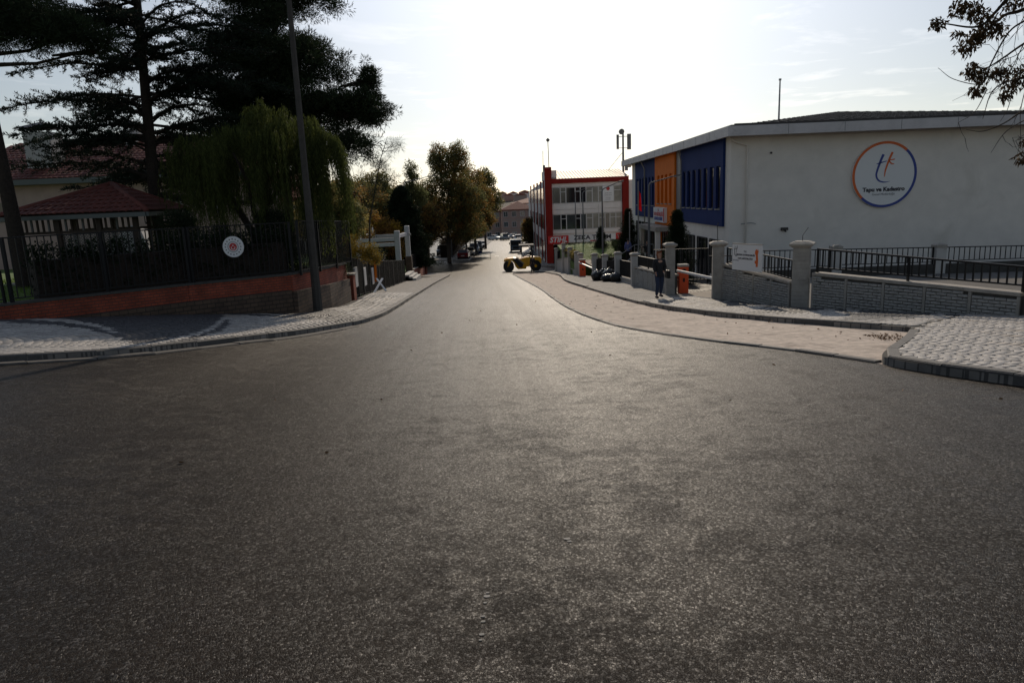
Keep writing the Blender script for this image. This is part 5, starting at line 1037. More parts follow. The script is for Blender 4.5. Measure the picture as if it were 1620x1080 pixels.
for gidx in range(118):
    cx_, cy_, cz_, r_, rz__ = tops[rs.randint(len(tops))]; ga_ = rs.rand() * 2 * math.pi; gq = rs.rand() ** .4; drop = rs.uniform(.3, 1.0); sway = rs.normal(size=2) * .10
    for i in range(16):
        a = ga_ + rs.normal() * .16; q = min(1.15, max(0, gq + rs.normal() * .10)); p = np.array([cx_ + r_ * q * math.cos(a), cy_ + r_ * q * math.sin(a), cz_ + rz__ * (1 - q * q) + rs.uniform(-.2, .12)]); out = np.array([math.cos(a), math.sin(a), 0]) * rs.uniform(.02, .30) + np.array([sway[0], sway[1], 0])
        low = .75 + .5 * math.sin(p[0] * 2.1) + (1.0 if -1.1 < p[0] < .1 else 0); Ls = drop * rs.uniform(.7, 1.0) * max(.5, min(3.9, p[2] - low)); n_ = int(Ls / .07); s = np.linspace(0, 1, n_)[:, None]
        line = p + out * (1 - (1 - s) ** 2) + np.array([0, 0, -1]) * Ls * s ** 1.2 + np.cumsum(rs.normal(size=(n_, 3)) * np.array([.007, .007, 0]), 0); SP.append(np.repeat(line, 2, 0)); SD.append(rs.normal(size=(2 * n_, 3)) * .30 + np.array([0, 0, -1.1]))
P = np.concatenate(SP); D = np.concatenate(SD); P += rs.normal(size=P.shape) * .012
V, Q = blades(P, D, .14 * (.6 + .8 * rs.rand(len(P))), .019, rs); local_tubes('trunk', segs, 'barkd', wl, 8); add_part('crown', fastmesh('crown', V, Q), 'willow', wl)
def leafy(name, label, loc, lobes, n_cl, cl_r, per, leaf, mats, trunk_h, r0=.15, seed=1, group=None, cat='tree', bark='barkl', wratio=.6, lean=(0, 0), limbs=True, droop=0.0, crown='crown'):
    """broadleaf tree or shrub: clumps of leaves in lobes, limbs reaching into them"""
    rs = np.random.RandomState(seed); t = tree_thing(name, label, loc, group, cat); segs = []; top = Vector((lean[0], lean[1], trunk_h))
    if cat == 'tree': n_cl = int(n_cl * 1.7); cl_r *= 1.1; leaf *= 1.25
    if r0: segs.append(([Vector((0, 0, -.3)), Vector((lean[0] * .4, lean[1] * .4, trunk_h * .5)), top], [r0, r0 * .8, r0 * .6]))
    data = {m_: [] for m_ in set(mats)}
    for li, (cx_, cy_, cz_, rx_, ry_, rz__, w) in enumerate(lobes):
        m_ = max(3, int(n_cl * w)); D = nrm(rs.normal(size=(m_, 3))); r_ = rs.rand(m_, 1) ** .42; C = np.array([cx_, cy_, cz_]) + D * r_ * np.array([rx_, ry_, rz__]); c = Vector((cx_, cy_, cz_))
        if r0 and limbs:
            b = top if cz_ > trunk_h else top * .6; segs.append(([b, b.lerp(c, .5) + Vector((rs.uniform(-.2, .2), 0, .1)), c], [r0 * .5, r0 * .3, r0 * .12]))
            for i in range(0, m_, max(1, m_ // 12)): e = Vector(C[i]); segs.append(([c.lerp(b, .3), c.lerp(e, .5) + Vector((0, 0, .1)), e], [r0 * .15, r0 * .09, .012]))
        pick = rs.randint(len(mats), size=m_)
        for q, mm in enumerate(mats):
            Cq = C[pick == q]
            if not len(Cq): continue
            k = len(Cq); Dn = nrm(rs.normal(size=(k, per, 3))); P = Cq[:, None] + Dn * (rs.rand(k, per, 1) ** .5) * cl_r * (.6 + .8 * rs.rand(k, 1, 1)) * np.array([1, 1, .75]); dd = nrm(rs.normal(size=P.shape) + np.array([0, 0, -droop]))
            data[mm].append(blades(P.reshape(-1, 3), dd.reshape(-1, 3), leaf * (.7 + .6 * rs.rand(k * per)), leaf * wratio, rs))
    if segs: local_tubes('trunk' if cat == 'tree' else 'stem', segs, bark, t)
    for i, (mm, dl) in enumerate(data.items()):
        if dl: V, Q = join(dl); add_part(crown, fastmesh(crown, V, Q), mm, t)
    return t
bg = 'autumn trees beyond the left fence'
leafy('roadside_tree', 'tallest broad plane tree with browning leaves beside the parked cars', (-8.6, 103, -6.8), [(1.9, 0, 14.6, 1.5, 2.0, 2.2, .09), (-.6, 0, 14.4, 1.5, 2.0, 2.2, .09), (.6, 0, 11.4, 3.0, 2.6, 2.6, .17), (-2.6, 0, 9.6, 2.2, 2.4, 2.2, .10), (2.6, 0, 8.6, 3.2, 3, 2.8, .20), (-1.5, 0, 6.9, 3.6, 3.4, 2.6, .18), (2.2, 0, 5.0, 3.6, 3.2, 2.4, .18), (-4, 0, 4.9, 2.8, 2.6, 2.6, .14)], 1050, .62, 34, .17, ['leafg', 'leafo', 'leafg', 'leafr'], 5, .32, 31, bg)
leafy('roadside_tree', 'rust brown roadside tree leaning over the parked cars, nearest the road', (-5.6, 122, -7.4), [(-.6, 0, 12.2, 2.8, 2.6, 3.0, .2), (1.0, 0, 9.4, 2.6, 2.6, 2.6, .25), (-2.2, 0, 8.4, 3.0, 3, 2.8, .25), (1.2, 0, 6.0, 2.4, 2.4, 1.9, .2), (-2, 0, 5.2, 2.6, 2.6, 1.8, .15)], 760, .6, 32, .18, ['leafo', 'leafo', 'leafr'], 4.4, .26, 32, bg)
leafy('roadside_tree', 'pale thin topped roadside tree farthest along the left row', (-4.6, 146, -7.9), [(.4, 0, 13.3, 2.2, 2.5, 2.6, .35), (1.6, 0, 9.6, 2.2, 2.5, 2.6, .3), (-1, 0, 8, 2.6, 2.6, 3, .35)], 420, .7, 26, .22, ['leafo', 'leafg'], 5, .26, 33, bg)
leafy('roadside_tree', 'olive and rust tree at the cross street corner behind the lamp', (-12.2, 92, -6.6), [(-1.5, 0, 7.6, 3.0, 3, 3.0, .4), (1.8, 0, 6.0, 2.6, 2.6, 2.6, .35), (0, 0, 4.2, 3.2, 2.8, 1.8, .25)], 620, .6, 32, .17, ['leafr', 'leafo', 'leafb'], 3.4, .2, 34, bg)
leafy('garden_tree', 'green topped tree with bare lower limbs behind the white pergola', (-15, 84, -5.6), [(-2.2, 0, 9.0, 2.1, 2.2, 1.7, .3), (.4, 0, 9.6, 1.9, 2.2, 1.6, .25), (1.7, 0, 7.6, 1.6, 2, 1.6, .2), (-.8, 0, 6.6, 2.4, 2.2, 1.6, .25)], 420, .55, 28, .16, ['leafg', 'leafo'], 4.6, .2, 35, bg)
leafy('garden_tree', 'slim airy tree rising above the dark conifer', (-11.4, 88, -6), [(.1, 0, 11.2, .9, 1, 1.6, .3), (-.5, 0, 9.3, 1.3, 1.2, 1.2, .35), (.8, 0, 8.6, 1.1, 1.2, 1.2, .35)], 170, .42, 24, .15, ['leafg'], 6.5, .13, 36, bg)
leafy('garden_tree', 'orange leaved small tree behind the yellow shrub', (-11.6, 66, -4.6), [(0, 0, 3.6, 1.9, 1.9, 1.7, .6), (-1.5, 0, 4.9, 1.5, 1.5, 1.2, .25), (1.0, 0, 2.4, 1.3, 1.3, 1, .15)], 300, .42, 34, .13, ['leafr', 'leafy', 'leafr'], 2.4, .13, 37, bg)
leafy('garden_tree', 'dull brown tree between the pine and the pergola', (-13.6, 58, -3.2), [(.2, 0, 5.2, 1.7, 1.8, 1.7, .5), (-1.5, 0, 3.6, 1.8, 1.8, 1.5, .3), (1.2, 0, 3.0, 1.4, 1.5, 1.6, .2)], 420, .42, 32, .13, ['leafo', 'leafb', 'leafr'], 2.4, .15, 38, bg)
leafy('garden_tree', 'light olive tree close behind the pine twig', (-10.4, 44, -2.0), [(-.3, 0, 3.9, 1.1, 1.2, 1.3, .5), (.8, 0, 2.9, 1.0, 1.1, 1.3, .5)], 230, .34, 34, .10, ['leafo', 'leafg'], 1.9, .10, 39, bg)
leafy('garden_tree', 'rusty far tree left of the large pine, low behind the fence', (-18, 70, -3.5), [(-2, 0, 4.4, 3, 2, 2.2, .5), (2.4, 0, 4.2, 3, 2, 2.4, .5)], 420, .5, 30, .17, ['leafo', 'leafb'], 2.4, .2, 40, bg)
leafy('roadside_tree', 'dense shady tree deep in the side street behind the parked cars', (-15.5, 112, -7), [(-2, 0, 8, 4.5, 4, 3.6, .5), (2.5, 0, 6.5, 4, 4, 4, .5)], 700, .7, 30, .2, ['leafb', 'leafo', 'leafg'], 3.5, .25, 43, bg)
leafy('roadside_tree', 'dark tree closing the view left of the corner pillar', (-21, 100, -7), [(-2, 0, 8, 5, 4, 3.6, .5), (3, 0, 6, 4.5, 4, 4, .5)], 600, .75, 30, .22, ['leafb', 'leafo'], 3.5, .25, 44, bg)
leafy('roadside_tree', 'low spreading rust tree overhanging the second and third parked cars', (-7.8, 133, -7.6), [(0, 0, 6.2, 3.4, 3.5, 3.2, .6), (1.2, 0, 4.3, 2.6, 3, 1.8, .4)], 520, .6, 30, .19, ['leafr', 'leafb', 'leafo'], 3, .2, 45, bg)
leafy('garden_tree', 'full olive tree filling the gap between the pine and the pergola', (-12.6, 50, -2.6), [(.3, 0, 4.5, 1.6, 1.6, 1.6, .5), (1.6, 0, 3.4, 1.3, 1.4, 1.4, .3), (-1.2, 0, 3.6, 1.5, 1.5, 1.5, .2)], 430, .36, 34, .10, ['leafo', 'leafg', 'leafo'], 1.9, .13, 46, bg)
leafy('garden_tree', 'green tree behind the dark conifer and the orange small tree', (-14.5, 74, -5), [(0, 0, 6.8, 2.6, 2.4, 2.2, .5), (2.2, 0, 5.4, 2.2, 2.2, 2, .5)], 420, .5, 32, .14, ['leafg', 'leafo', 'leafr'], 3, .18, 47, bg)
leafy('street_tree', 'small autumn tree by the long side of the red framed building', (4.2, 128, -7.6), [(0, 0, 4.4, 1.7, 1.7, 1.8, .5), (.3, 0, 2.4, 1.9, 1.8, 1.5, .5)], 360, .45, 32, .15, ['leafr', 'leafo', 'leafb'], 2.0, .14, 41)
leafy('shrub', 'yellow green drooping shrub over the black fence behind the brick pillar', (-6.95, 31.5, -2.0), [(0, 0, 2.05, .55, .6, .5, .35), (.7, 0, 1.75, .55, .5, .42, .3), (-.45, 0, 1.6, .5, .5, .5, .2), (1.05, 0, 1.45, .4, .4, .3, .1)], 240, .2, 40, .055, ['leafy', 'leafo', 'leafy'], 1.4, .04, 42, None, 'shrub', 'barkd', droop=.6)
def conifer(name, label, loc, h, r, seed, dens=1.0, mat_='conifer', group=None, cat='tree', top=.0, needle=.1, wd=.03, shape=.8):
    rs = np.random.RandomState(seed); t = tree_thing(name, label, loc, group, cat); segs = [([Vector((0, 0, -.3)), Vector((0, 0, h * .97))], [.05 + r * .05, .01])]; n = int(900 * dens * h * r / 6); z = rs.rand(n) ** 1.25; a = rs.rand(n) * 2 * math.pi; rr = r * (1 - z) ** shape * ((1.12 - .42 * ((z * h * 2.1 + .15 * np.sin(a * 2 + seed)) % 1.0)) if shape > .5 else 1) * (.35 + .68 * rs.rand(n) ** .6) * (1 + .22 * np.sin(a * 3 + z * 19 + seed) + .16 * np.sin(a * 5 - z * 31)) + top
    C = np.stack([rr * np.cos(a), rr * np.sin(a), .1 + z * h], 1); V, Q = needle_clumps(C, .16 + .10 * rs.rand(n), 34, needle, wd, rs, .1, .6)
    for i in range(0, n, 9): segs.append(([Vector((0, 0, C[i][2] + .05)), Vector(C[i])], [.012, .004]))
    local_tubes('trunk', segs, 'barkd', t, 5); add_part('crown', fastmesh('crown', V, Q), mat_, t); return t
conifer('conifer', 'dark rounded conifer behind the white pergola', (-10.2, 70, -4.4), 7.6, 2.6, 51, 1.3, shape=.55, needle=.18, wd=.06)
conifer('young_spruce', 'bushy dark spruce in front of the entrance, left of the orange barrier', (8.9, 37.5, -3.4), 4.1, 1.0, 52, 1.7, group='young spruces in the office yard')
conifer('young_spruce', 'dark spruce beside the flagpoles at the far corner of the office', (9.6, 57, -3.4), 3.9, 1.05, 53, 1.5, group='young spruces in the office yard')
conifer('young_spruce', 'small pointed spruce before the long white shop sign', (8.6, 66, -3.1), 1.9, .75, 54, 1.3, group='young spruces in the office yard')
conifer('clipped_conifer', 'dark green clipped conifer right of the lamp pole behind the stone wall', (-6.75, 27.0, -.9), 2.3, .55, 55, 3.2, 'hedge', cat='shrub', shape=.22, needle=.05, wd=.02)
conifer('clipped_conifer', 'black green bush behind the fence below the cedar', (-9.75, 21.3, -.3), 2.0, .75, 56, 3.0, cat='shrub', shape=.28, needle=.06, wd=.02)
conifer('clipped_conifer', 'small dark bush behind the fence left of the emblem sign', (-8.8, 22.0, -.3), 1.5, .6, 57, 2.6, cat='shrub', shape=.3, needle=.06, wd=.02)
conifer('clipped_conifer', 'dense dark bush below the weeping tree near the fence corner', (-7.5, 22.9, -.3), 1.9, .85, 58, 3.0, cat='shrub', shape=.3, needle=.06, wd=.02)
def hedge(label, p, q, w, h, z, seed, mats='hedge', per=26, group='hedges in the office yard'):
    rs = np.random.RandomState(seed); p = np.array(p); q = np.array(q); L = np.linalg.norm(q - p); n = int(L * h * w * 75); t = thing('hedge', label, 'hedge', (float((p[0] + q[0]) / 2), float((p[1] + q[1]) / 2), z), 0, group)
    d = (q - p) / L; s = rs.rand(n) * L - L / 2; C = np.stack([d[0] * s, d[1] * s, h * rs.rand(n) ** .6], 1); C[:, :2] += (rs.rand(n, 1) - .5) * w * np.array([-d[1], d[0]]); V, Q = needle_clumps(C, np.full(n, .13), per, .07, .045, rs, .1, .8); add_part('foliage', fastmesh('foliage', V, Q), mats, t)
    MB().bar((-d[0] * L / 2, -d[1] * L / 2, h * .4), (d[0] * L / 2, d[1] * L / 2, h * .4), w * .7, h * .7).build('stems', 'barkd', t, world=False)
hedge('long clipped hedge below the white shop sign at the back of the lawn', (5.4, 70.5), (11, 69.5), .9, .75, -3.45, 61)
hedge('low dark hedge between the lawn and the far driveway', (6.5, 55.4), (10.5, 55.6), .9, .85, -3.6, 62)
hedge('tall yellowish hedge beside the flagpole spruce', (10.0, 62), (10.4, 68), 1.2, .95, -3.3, 63, 'hedge')
hedge('sparse hedge behind the white stepped wall', (5.5, 57.2), (5.3, 64), .6, .7, -3.35, 64, 'leafo')
hedge('dark shrubs at the foot of the garden fence under the weeping tree', (-9.6, 20.9), (-7.2, 22.9), .7, .9, -.3, 65, 'hedge', group='garden hedges')
hedge('long dark hedge right behind the tall fence under the cedar', (-11.6, 17.3), (-6.95, 21.9), .7, 1.45, -.3, 67, 'conifer', group='garden hedges')
hedge('dark planting behind the black street fence beyond the brick pillar', (-7.6, 29.5), (-8.6, 48), .8, 1.5, -2.6, 66, 'conifer', group='garden hedges')
hedge('dark undergrowth behind the parked cars under the roadside trees', (-10.6, 118), (-9.6, 170), 1.8, 3.2, -7.6, 68, 'leafb', 10, 'garden hedges')
hedge('dark shrubs at the far corner of the side street', (-13, 117), (-34, 118.5), 1.8, 3.0, -7.2, 69, 'leafb', 12, 'garden hedges')
# overhanging twigs from a street tree standing right of the picture
ot = tree_thing('overhanging_tree', 'street tree whose twigs and bronze leaf clusters hang in at the upper right', (11.6, 10.8, -.7)); rs = np.random.RandomState(77)
o3 = Vector(ot.location); K = lambda x, z, y=11: Vector((x, y, z)) - o3
segs = [([K(11.6, -.8, 10.8), K(11.5, 1.6, 10.8), K(11.1, 4.3, 10.9), K(10.8, 6.2, 11)], [.2, .17, .12, .06])]
def twig(pts, r0_, r1_=.003): 
    c = catmull([K(*p) for p in pts], 5); segs.append((c, list(np.linspace(r0_, r1_, len(c)))))
    return c
twig([(11.2, 4.2), (9.6, 4.9), (8.3, 4.5), (7.64, 4.21), (7.37, 4.14), (7.12, 3.93), (6.85, 3.76)], .05, .006); twig([(11.1, 4.6), (9.6, 5.6), (7.9, 4.9), (7.27, 4.23), (7.0, 4.0), (6.55, 4.05), (6.43, 4.08)], .04, .004)
twig([(9.0, 4.7), (8.2, 4.0), (7.71, 3.75), (7.4, 3.55), (7.15, 3.42), (6.95, 3.5)], .025, .005); twig([(8.3, 4.45), (7.75, 4.1), (7.45, 3.9), (7.22, 3.45), (7.12, 3.2), (6.7, 3.28), (6.45, 3.45)], .018); twig([(11.0, 4.0), (9.3, 3.9), (8.3, 3.3), (7.65, 3.25), (7.3, 3.1), (7.18, 2.7)], .03, .004)
twig([(9.2, 3.85), (8.5, 3.0), (7.9, 2.85), (7.5, 2.62), (7.2, 2.52), (6.95, 2.55)], .02); twig([(8.6, 3.1), (7.9, 2.7), (7.55, 2.5), (7.35, 2.2)], .012); twig([(7.8, 3.2), (7.74, 2.8), (7.78, 2.4)], .008); twig([(7.6, 3.2), (7.55, 2.85), (7.45, 2.65)], .007); twig([(7.2, 3.1), (7.05, 2.8), (6.82, 2.66)], .007)
twig([(8.0, 4.3), (7.72, 3.8), (7.5, 3.3), (7.3, 3.05)], .01); twig([(7.9, 3.9), (7.62, 3.6), (7.35, 3.5), (7.1, 3.3)], .008); twig([(8.2, 3.6), (7.9, 3.3), (7.6, 3.4), (7.3, 3.25)], .009); twig([(7.9, 4.5), (7.6, 4.0), (7.55, 3.7)], .008); twig([(8.1, 3.0), (7.95, 2.4), (7.9, 1.9)], .008)
for i in range(90): 
    b = segs[1 + rs.randint(len(segs) - 1)][0]; q = b[rs.randint(len(b) // 3, len(b))]
    if q.x + o3.x > 8.6: continue
    e = q + Vector((rs.uniform(-.3, .2), rs.uniform(-.15, .15), rs.uniform(-.35, .12))); segs.append(([q, q.lerp(e, .5) + Vector((0, 0, -.03)), e], [.0045, .003, .002]))
cl = [(6.40, 4.07, .12, .7), (6.72, 4.28, .17, 1), (6.95, 4.22, .2, 1.2), (7.15, 4.05, .2, 1.2), (7.0, 3.88, .17, 1), (6.85, 3.74, .17, 1), (6.70, 3.93, .09, .3), (7.3, 3.95, .14, .6), (6.95, 3.42, .14, .7), (7.1, 3.32, .17, 1), (7.05, 3.12, .12, .7), (7.38, 3.36, .13, .7), (7.7, 3.35, .18, .9), (7.58, 3.18, .17, .9), (7.5, 3.02, .1, .5), (7.85, 2.12, .12, .7), (7.88, 2.35, .1, .4), (7.95, 3.6, .25, 1), (7.45, 4.3, .18, .8), (8.0, 4.3, .3, 1)]
Ps = []; 
for x, z, r_, w in cl: k = int(170 * w); Ps.append(np.array(tuple(K(x, z))) + nrm(rs.normal(size=(k, 3))) * (rs.rand(k, 1) ** .5) * r_ * np.array([1, 1, .8]))
P = np.concatenate(Ps); V, Q = blades(P, rs.normal(size=P.shape) * .6 + np.array([0, 0, -.9]), .085 * (.6 + .7 * rs.rand(len(P))), .028, rs)
V2, Q2 = needle_clumps(np.array([[-1.0, .3, 7.6], [.8, -.2, 7.2], [-.2, 1.0, 7.9], [-2.0, .8, 6.9]]) , np.array([1.2, 1.2, 1.2, 1.0]), 900, .09, .03, rs); V, Q = join([(V, Q), (V2, Q2)])
local_tubes('trunk', segs, 'barkd', ot, 5); add_part('crown', fastmesh('crown', V, Q), 'leafb', ot)
# grass tufts on the lawns
def tufts(name, fn, n, seed, h=.07):
    rs = np.random.RandomState(seed); P = fn(rs, n); V, Q = blades(P, rs.normal(size=P.shape) * .35 + np.array([0, 0, 1]), h * (.6 + .8 * rs.rand(n)), .012, rs); o = link(name, fastmesh(name, V, Q), 'blade'); o['kind'] = 'stuff'
def fnA(rs, n):
    x = rs.uniform(-17.5, -7, n); y = rs.uniform(14, 27, n); k = (y > 16.9 + (x + 11.8) * 1.0 + .3); x, y = x[k], y[k]
    P = np.stack([x, y, [zg(a, b) for a, b in zip(x, y)]], 1); P = np.concatenate([P] * 4)[:n]; P[:, :2] += rs.normal(size=(len(P), 2)) * .03
    return np.pad(P, ((0, n - len(P)), (0, 0)), 'edge') if len(P) < n else P
tufts('grass', fnA, 26000, 3)
def fnB(rs, n):
    x = rs.uniform(5.5, 10.4, n); y = rs.uniform(56.5, 69, n); return np.stack([x, y, -3.62 + .050 * (y - 56) + .05 * np.minimum(x - 5, 4.0)], 1)
tufts('grass', fnB, 9000, 4, .10)
# leaf litter blown along the kerbs and over the parking bay
def fnC(rs, n):
    P = []
    while len(P) < n:
        i = rs.randint(len(ic) - 1); t = rs.rand() ** (.5 if rs.rand() < .6 else 1.2); p = oc[i].lerp(ic[i], min(t, .985)); P.append((p.x + rs.normal() * .02, p.y + rs.uniform(-.5, .5), G(p.x, p.y) + .03))
    return np.array(P)
rs = np.random.RandomState(6); P = fnC(rs, 170); P2 = np.stack([rs.uniform(-4, 6, 30), rs.uniform(6, 30, 30), np.zeros(30)], 1); P2[:, 2] = [G(a, b) + .012 for a, b in P2[:, :2]]; P3 = np.stack([7.45 - .25 * rs.rand(160) ** .5 * 3 + .0, 13.25 - rs.rand(160) * .9, np.zeros(160)], 1); P3 = P3[(P3[:, 1] < 13.3) & (P3[:, 0] + P3[:, 1] > 19.2)]; P3[:, 2] = [G(a, b) + .03 for a, b in P3[:, :2]]; P = np.concatenate([P, P2, P3])
V, Q = blades(P, rs.normal(size=P.shape) * np.array([1, 1, .15]), .05 * (.5 + rs.rand(len(P))), .028, rs); o = link('fallen_leaves', fastmesh('fallen_leaves', V, Q), 'litter'); o['kind'] = 'stuff'
pd = tag(bpy.data.objects.new('paint_splashes', None), 'short trail of white paint splashes on the asphalt in the foreground', 'paint mark'); COL.objects.link(pd); pd.location = (-.19, 3.2, G(-.19, 3.2))
for x, y, r_ in ((-.185, 3.47, .009), (-.187, 3.43, .016), (-.195, 3.36, .009), (-.20, 3.22, .010), (-.198, 3.17, .011), (-.20, 3.05, .013), (-.205, 3.0, .008), (.30, 4.15, .02), (.31, 4.11, .014)):
    MB().prism([(x + r_ * (1 + .3 * math.sin(i * 2.3)) * math.cos(i * .9), y + 1.0 * r_ * (1 + .3 * math.cos(i * 1.7)) * math.sin(i * .9), G(x, y) + .002) for i in range(7)], (0, 0, .003)).build('splash', 'conc', pd)
# ------------------------------------------------------------ bin bags, trestle, crossing barrier
def bagm(label, x, y, w, d, h, seed):
    rs = np.random.RandomState(seed); mb = MB(); n, m_ = 18, 11; V = []; z = G(x, y) + .11
    for j in range(m_ + 1):
        v = j / m_; r_ = math.sin(math.pi * min(.97, .16 + v * .84)) ** .55 if v < .93 else .16; 
        for i in range(n):
            a = 2 * math.pi * i / n; k = 1 + .10 * math.sin(3 * a + seed) + .07 * math.sin(7 * a + j * 1.1) + rs.uniform(-.05, .05); V.append((x + w / 2 * r_ * k * math.cos(a), y + d / 2 * r_ * k * math.sin(a), z + h * (v ** .85) + (.0 if j else 0)))
    V.append((x, y, z)); V.append((x + .03, y, z + h * 1.10))
    F = [(j * n + i, j * n + (i + 1) % n, (j + 1) * n + (i + 1) % n, (j + 1) * n + i) for j in range(m_) for i in range(n)] + [((i + 1) % n, i, len(V) - 2) for i in range(n)] + [(m_ * n + i, m_ * n + (i + 1) % n, len(V) - 1) for i in range(n)]
    o = mb.add(V, F).build('bin_bag', 'bag', smooth=True); return tag(o, label, 'bin bag', 'black bin bags heaped on the pavement')
bagm('black bin bag at the left end of the heap against the pale pillar', 5.25, 42.4, .72, .7, .62, 1); bagm('black bin bag in the middle of the heap with a bright glint', 5.85, 41.6, .85, .8, .72, 2)
bagm('sagging black bin bag at the front of the heap', 5.65, 40.5, .85, .75, .45, 3); bagm('black bin bag at the right end of the heap', 6.0, 39.7, .65, .65, .52, 5); bagm('upright black bin bag at the back of the heap', 5.75, 43.2, .6, .6, .72, 8)
sh = thing('trestle', 'white folding sign frame with crossed legs lying against the left fence', 'trestle', (-6.85, 37, -2.7)); z = G(-6.8, 37) + .12
MB().bar((-7.0, 36.2, z + .02), (-6.75, 37.6, z + .62), .10, .05).build('leg', 'signwhite', sh); MB().bar((-6.5, 37.0, z + .02), (-7.05, 37.5, z + .66), .10, .05).build('leg', 'signwhite', sh); MB().bar((-7.05, 37.4, z + .5), (-7.15, 38.0, z + 1.7), .12, .03).build('board', 'orange', sh)
rbx, rby = -3.9, 107.5; rb_ = thing('crowd_barrier', 'low metal crowd barrier with a blue plate across the far street', 'barrier', (rbx, rby, G(rbx, rby))); z = G(rbx, rby)
mb = MB()
for a, b in (((-1.3, 0, .1), (1.2, 0, .1)), ((-1.3, 0, 1.05), (1.2, 0, 1.05)), ((-1.3, 0, 0), (-1.3, 0, 1.05)), ((1.2, 0, 0), (1.2, 0, 1.05))): mb.bar((rbx + a[0], rby, z + a[2]), (rbx + b[0], rby, z + b[2]), .05)
mb.build('frame', 'steel', rb_); pieces('bar', UNIT, [TR((rbx - 1.2 + .2 * i, rby, z + .57), 0, (.02, .02, .93)) for i in range(13)], rb_, 'steel'); MB().box(rbx - .6, rbx - .05, rby - .05, rby - .03, z + .95, z + 1.3).build('plate', 'blue', rb_)
# ------------------------------------------------------------ vehicles (front towards -Y)
def car(label, paint, kind='sedan', face=1, group='cars parked along the far street'):
    """local model, length along Y, origin on the ground under the middle"""
    t = thing('parked_car', label, 'car', (0, 0, 0), 0, group)
    if kind == 'van': L, Wd, belt, top = 4.6, 1.82, 1.08, 1.86; prof = [(-2.3, .35), (-2.28, .75), (-2.0, 1.02), (-1.55, 1.12), (2.2, 1.14), (2.28, .8), (2.3, .35)]; cab = [(-1.5, 1.1), (-.85, 1.82), (2.05, 1.86), (2.24, 1.12)]
    elif kind == 'hatch': L, Wd = 3.9, 1.70; prof = [(-1.95, .32), (-1.95, .62), (-1.75, .80), (-.95, .96), (1.85, 1.0), (1.95, .75), (1.93, .32)]; cab = [(-.98, .94), (-.35, 1.44), (1.35, 1.47), (1.88, .98)]
    else: L, Wd = 4.4, 1.76; prof = [(-2.2, .32), (-2.2, .60), (-2.0, .76), (-1.0, .92), (1.6, .98), (2.15, .95), (2.2, .6), (2.18, .32)]; cab = [(-1.02, .90), (-.35, 1.40), (.95, 1.44), (1.75, .97)]
    h = Wd / 2; mb = MB(); n = len(prof)
    V = []
    for x, in_ in ((-h, 0), (-h + .07, .04), (h - .07, .04), (h, 0)):
        V += [(x if abs(x) < h else x, y * (1 if in_ else .97), z + (in_ if z > .5 else 0)) for y, z in prof]
    F = [(k * n + i, (k + 1) * n + i, (k + 1) * n + (i + 1) % n, k * n + (i + 1) % n) for k in range(3) for i in range(n)] + [tuple(range(n)), tuple(3 * n + i for i in reversed(range(n)))]
    mb.add(V, F)
    ti = .14; c = cab; VV = [(-h + .06, c[0][0], c[0][1]), (-h + ti + .06, c[1][0], c[1][1]), (-h + ti + .06, c[2][0], c[2][1]), (-h + .06, c[3][0], c[3][1])]; VV += [(-x, y, z) for x, y, z in VV]
    mb.add(VV, [(0, 1, 2, 3), (7, 6, 5, 4), (0, 4, 5, 1), (1, 5, 6, 2), (2, 6, 7, 3)]); mb.build('body', paint, t, bevel=.035, world=False)
    def quad(name, pts, m, off):
        nn = (Vector(pts[1]) - Vector(pts[0])).cross(Vector(pts[2]) - Vector(pts[0])).normalized() * off; MB().prism([Vector(p) + nn * .1 for p in pts], nn).build(name, m, t, world=False)
    ce = sum((Vector(v) for v in VV), Vector()) / 8
    def pane(a, b, c_, d, s=.86):
        pts = [Vector(q) for q in (a, b, c_, d)]; m_ = sum(pts, Vector()) / 4; pts = [m_ + (p - m_) * s for p in pts]; nn = (pts[1] - pts[0]).cross(pts[2] - pts[0]).normalized()
        if nn.dot(m_ - ce) < 0: nn = -nn
        MB().prism([p - nn * .01 for p in pts], nn * .022).build('window', 'winglass', t, world=False)
    pane(VV[0], VV[4], VV[5], VV[1]); pane(VV[3], VV[7], VV[6], VV[2])
    for s_ in (0, 4):
        a, b, c_, d = VV[s_:s_ + 4]; mid0 = Vector(a).lerp(Vector(d), .5); mid1 = Vector(b).lerp(Vector(c_), .45); pane(a, b, mid1, mid0); pane(mid0, mid1, c_, d)
    for sx in (-1, 1):
        for sy in (-L * .30, L * .30):
            w = MB().tube([(sx * (h - .20), sy, .31), (sx * (h + .01), sy, .31)], .31, 14).build('wheel', 'tyre', t, world=False); r_ = MB().tube([(sx * (h - .0), sy, .31), (sx * (h + .022), sy, .31)], .18, 10).build('rim', 'steel', w, world=False)
        MB().box(sx * (h - .32) - .15, sx * (h - .32) + .15, -L / 2 - .015, -L / 2 + .06, .58, .74).build('headlight', 'head', t, world=False); MB().box(sx * (h - .20) - .12, sx * (h - .20) + .12, L / 2 - .06, L / 2 + .015, .66, .90).build('tail_light', 'tail', t, world=False); MB().box(sx * (h + .07) - .07, sx * (h + .07) + .07, cab[0][0] + .15, cab[0][0] + .25, .95, 1.08).build('mirror', paint, t, world=False)
    MB().box(-h + .2, h - .2, -L / 2 - .03, -L / 2 + .02, .30, .52).build('grille', 'trim', t, world=False); MB().box(-.26, .26, -L / 2 - .045, -L / 2 - .032, .40, .50).build('number_plate', 'plate', t, world=False); MB().box(-.26, .26, L / 2 + .0, L / 2 + .03, .50, .62).build('number_plate', 'plate', t, world=False); MB().box(-h + .1, h - .1, -L / 2 + .3, L / 2 - .3, .16, .34).build('underside', 'tyre', t, world=False)
    return t
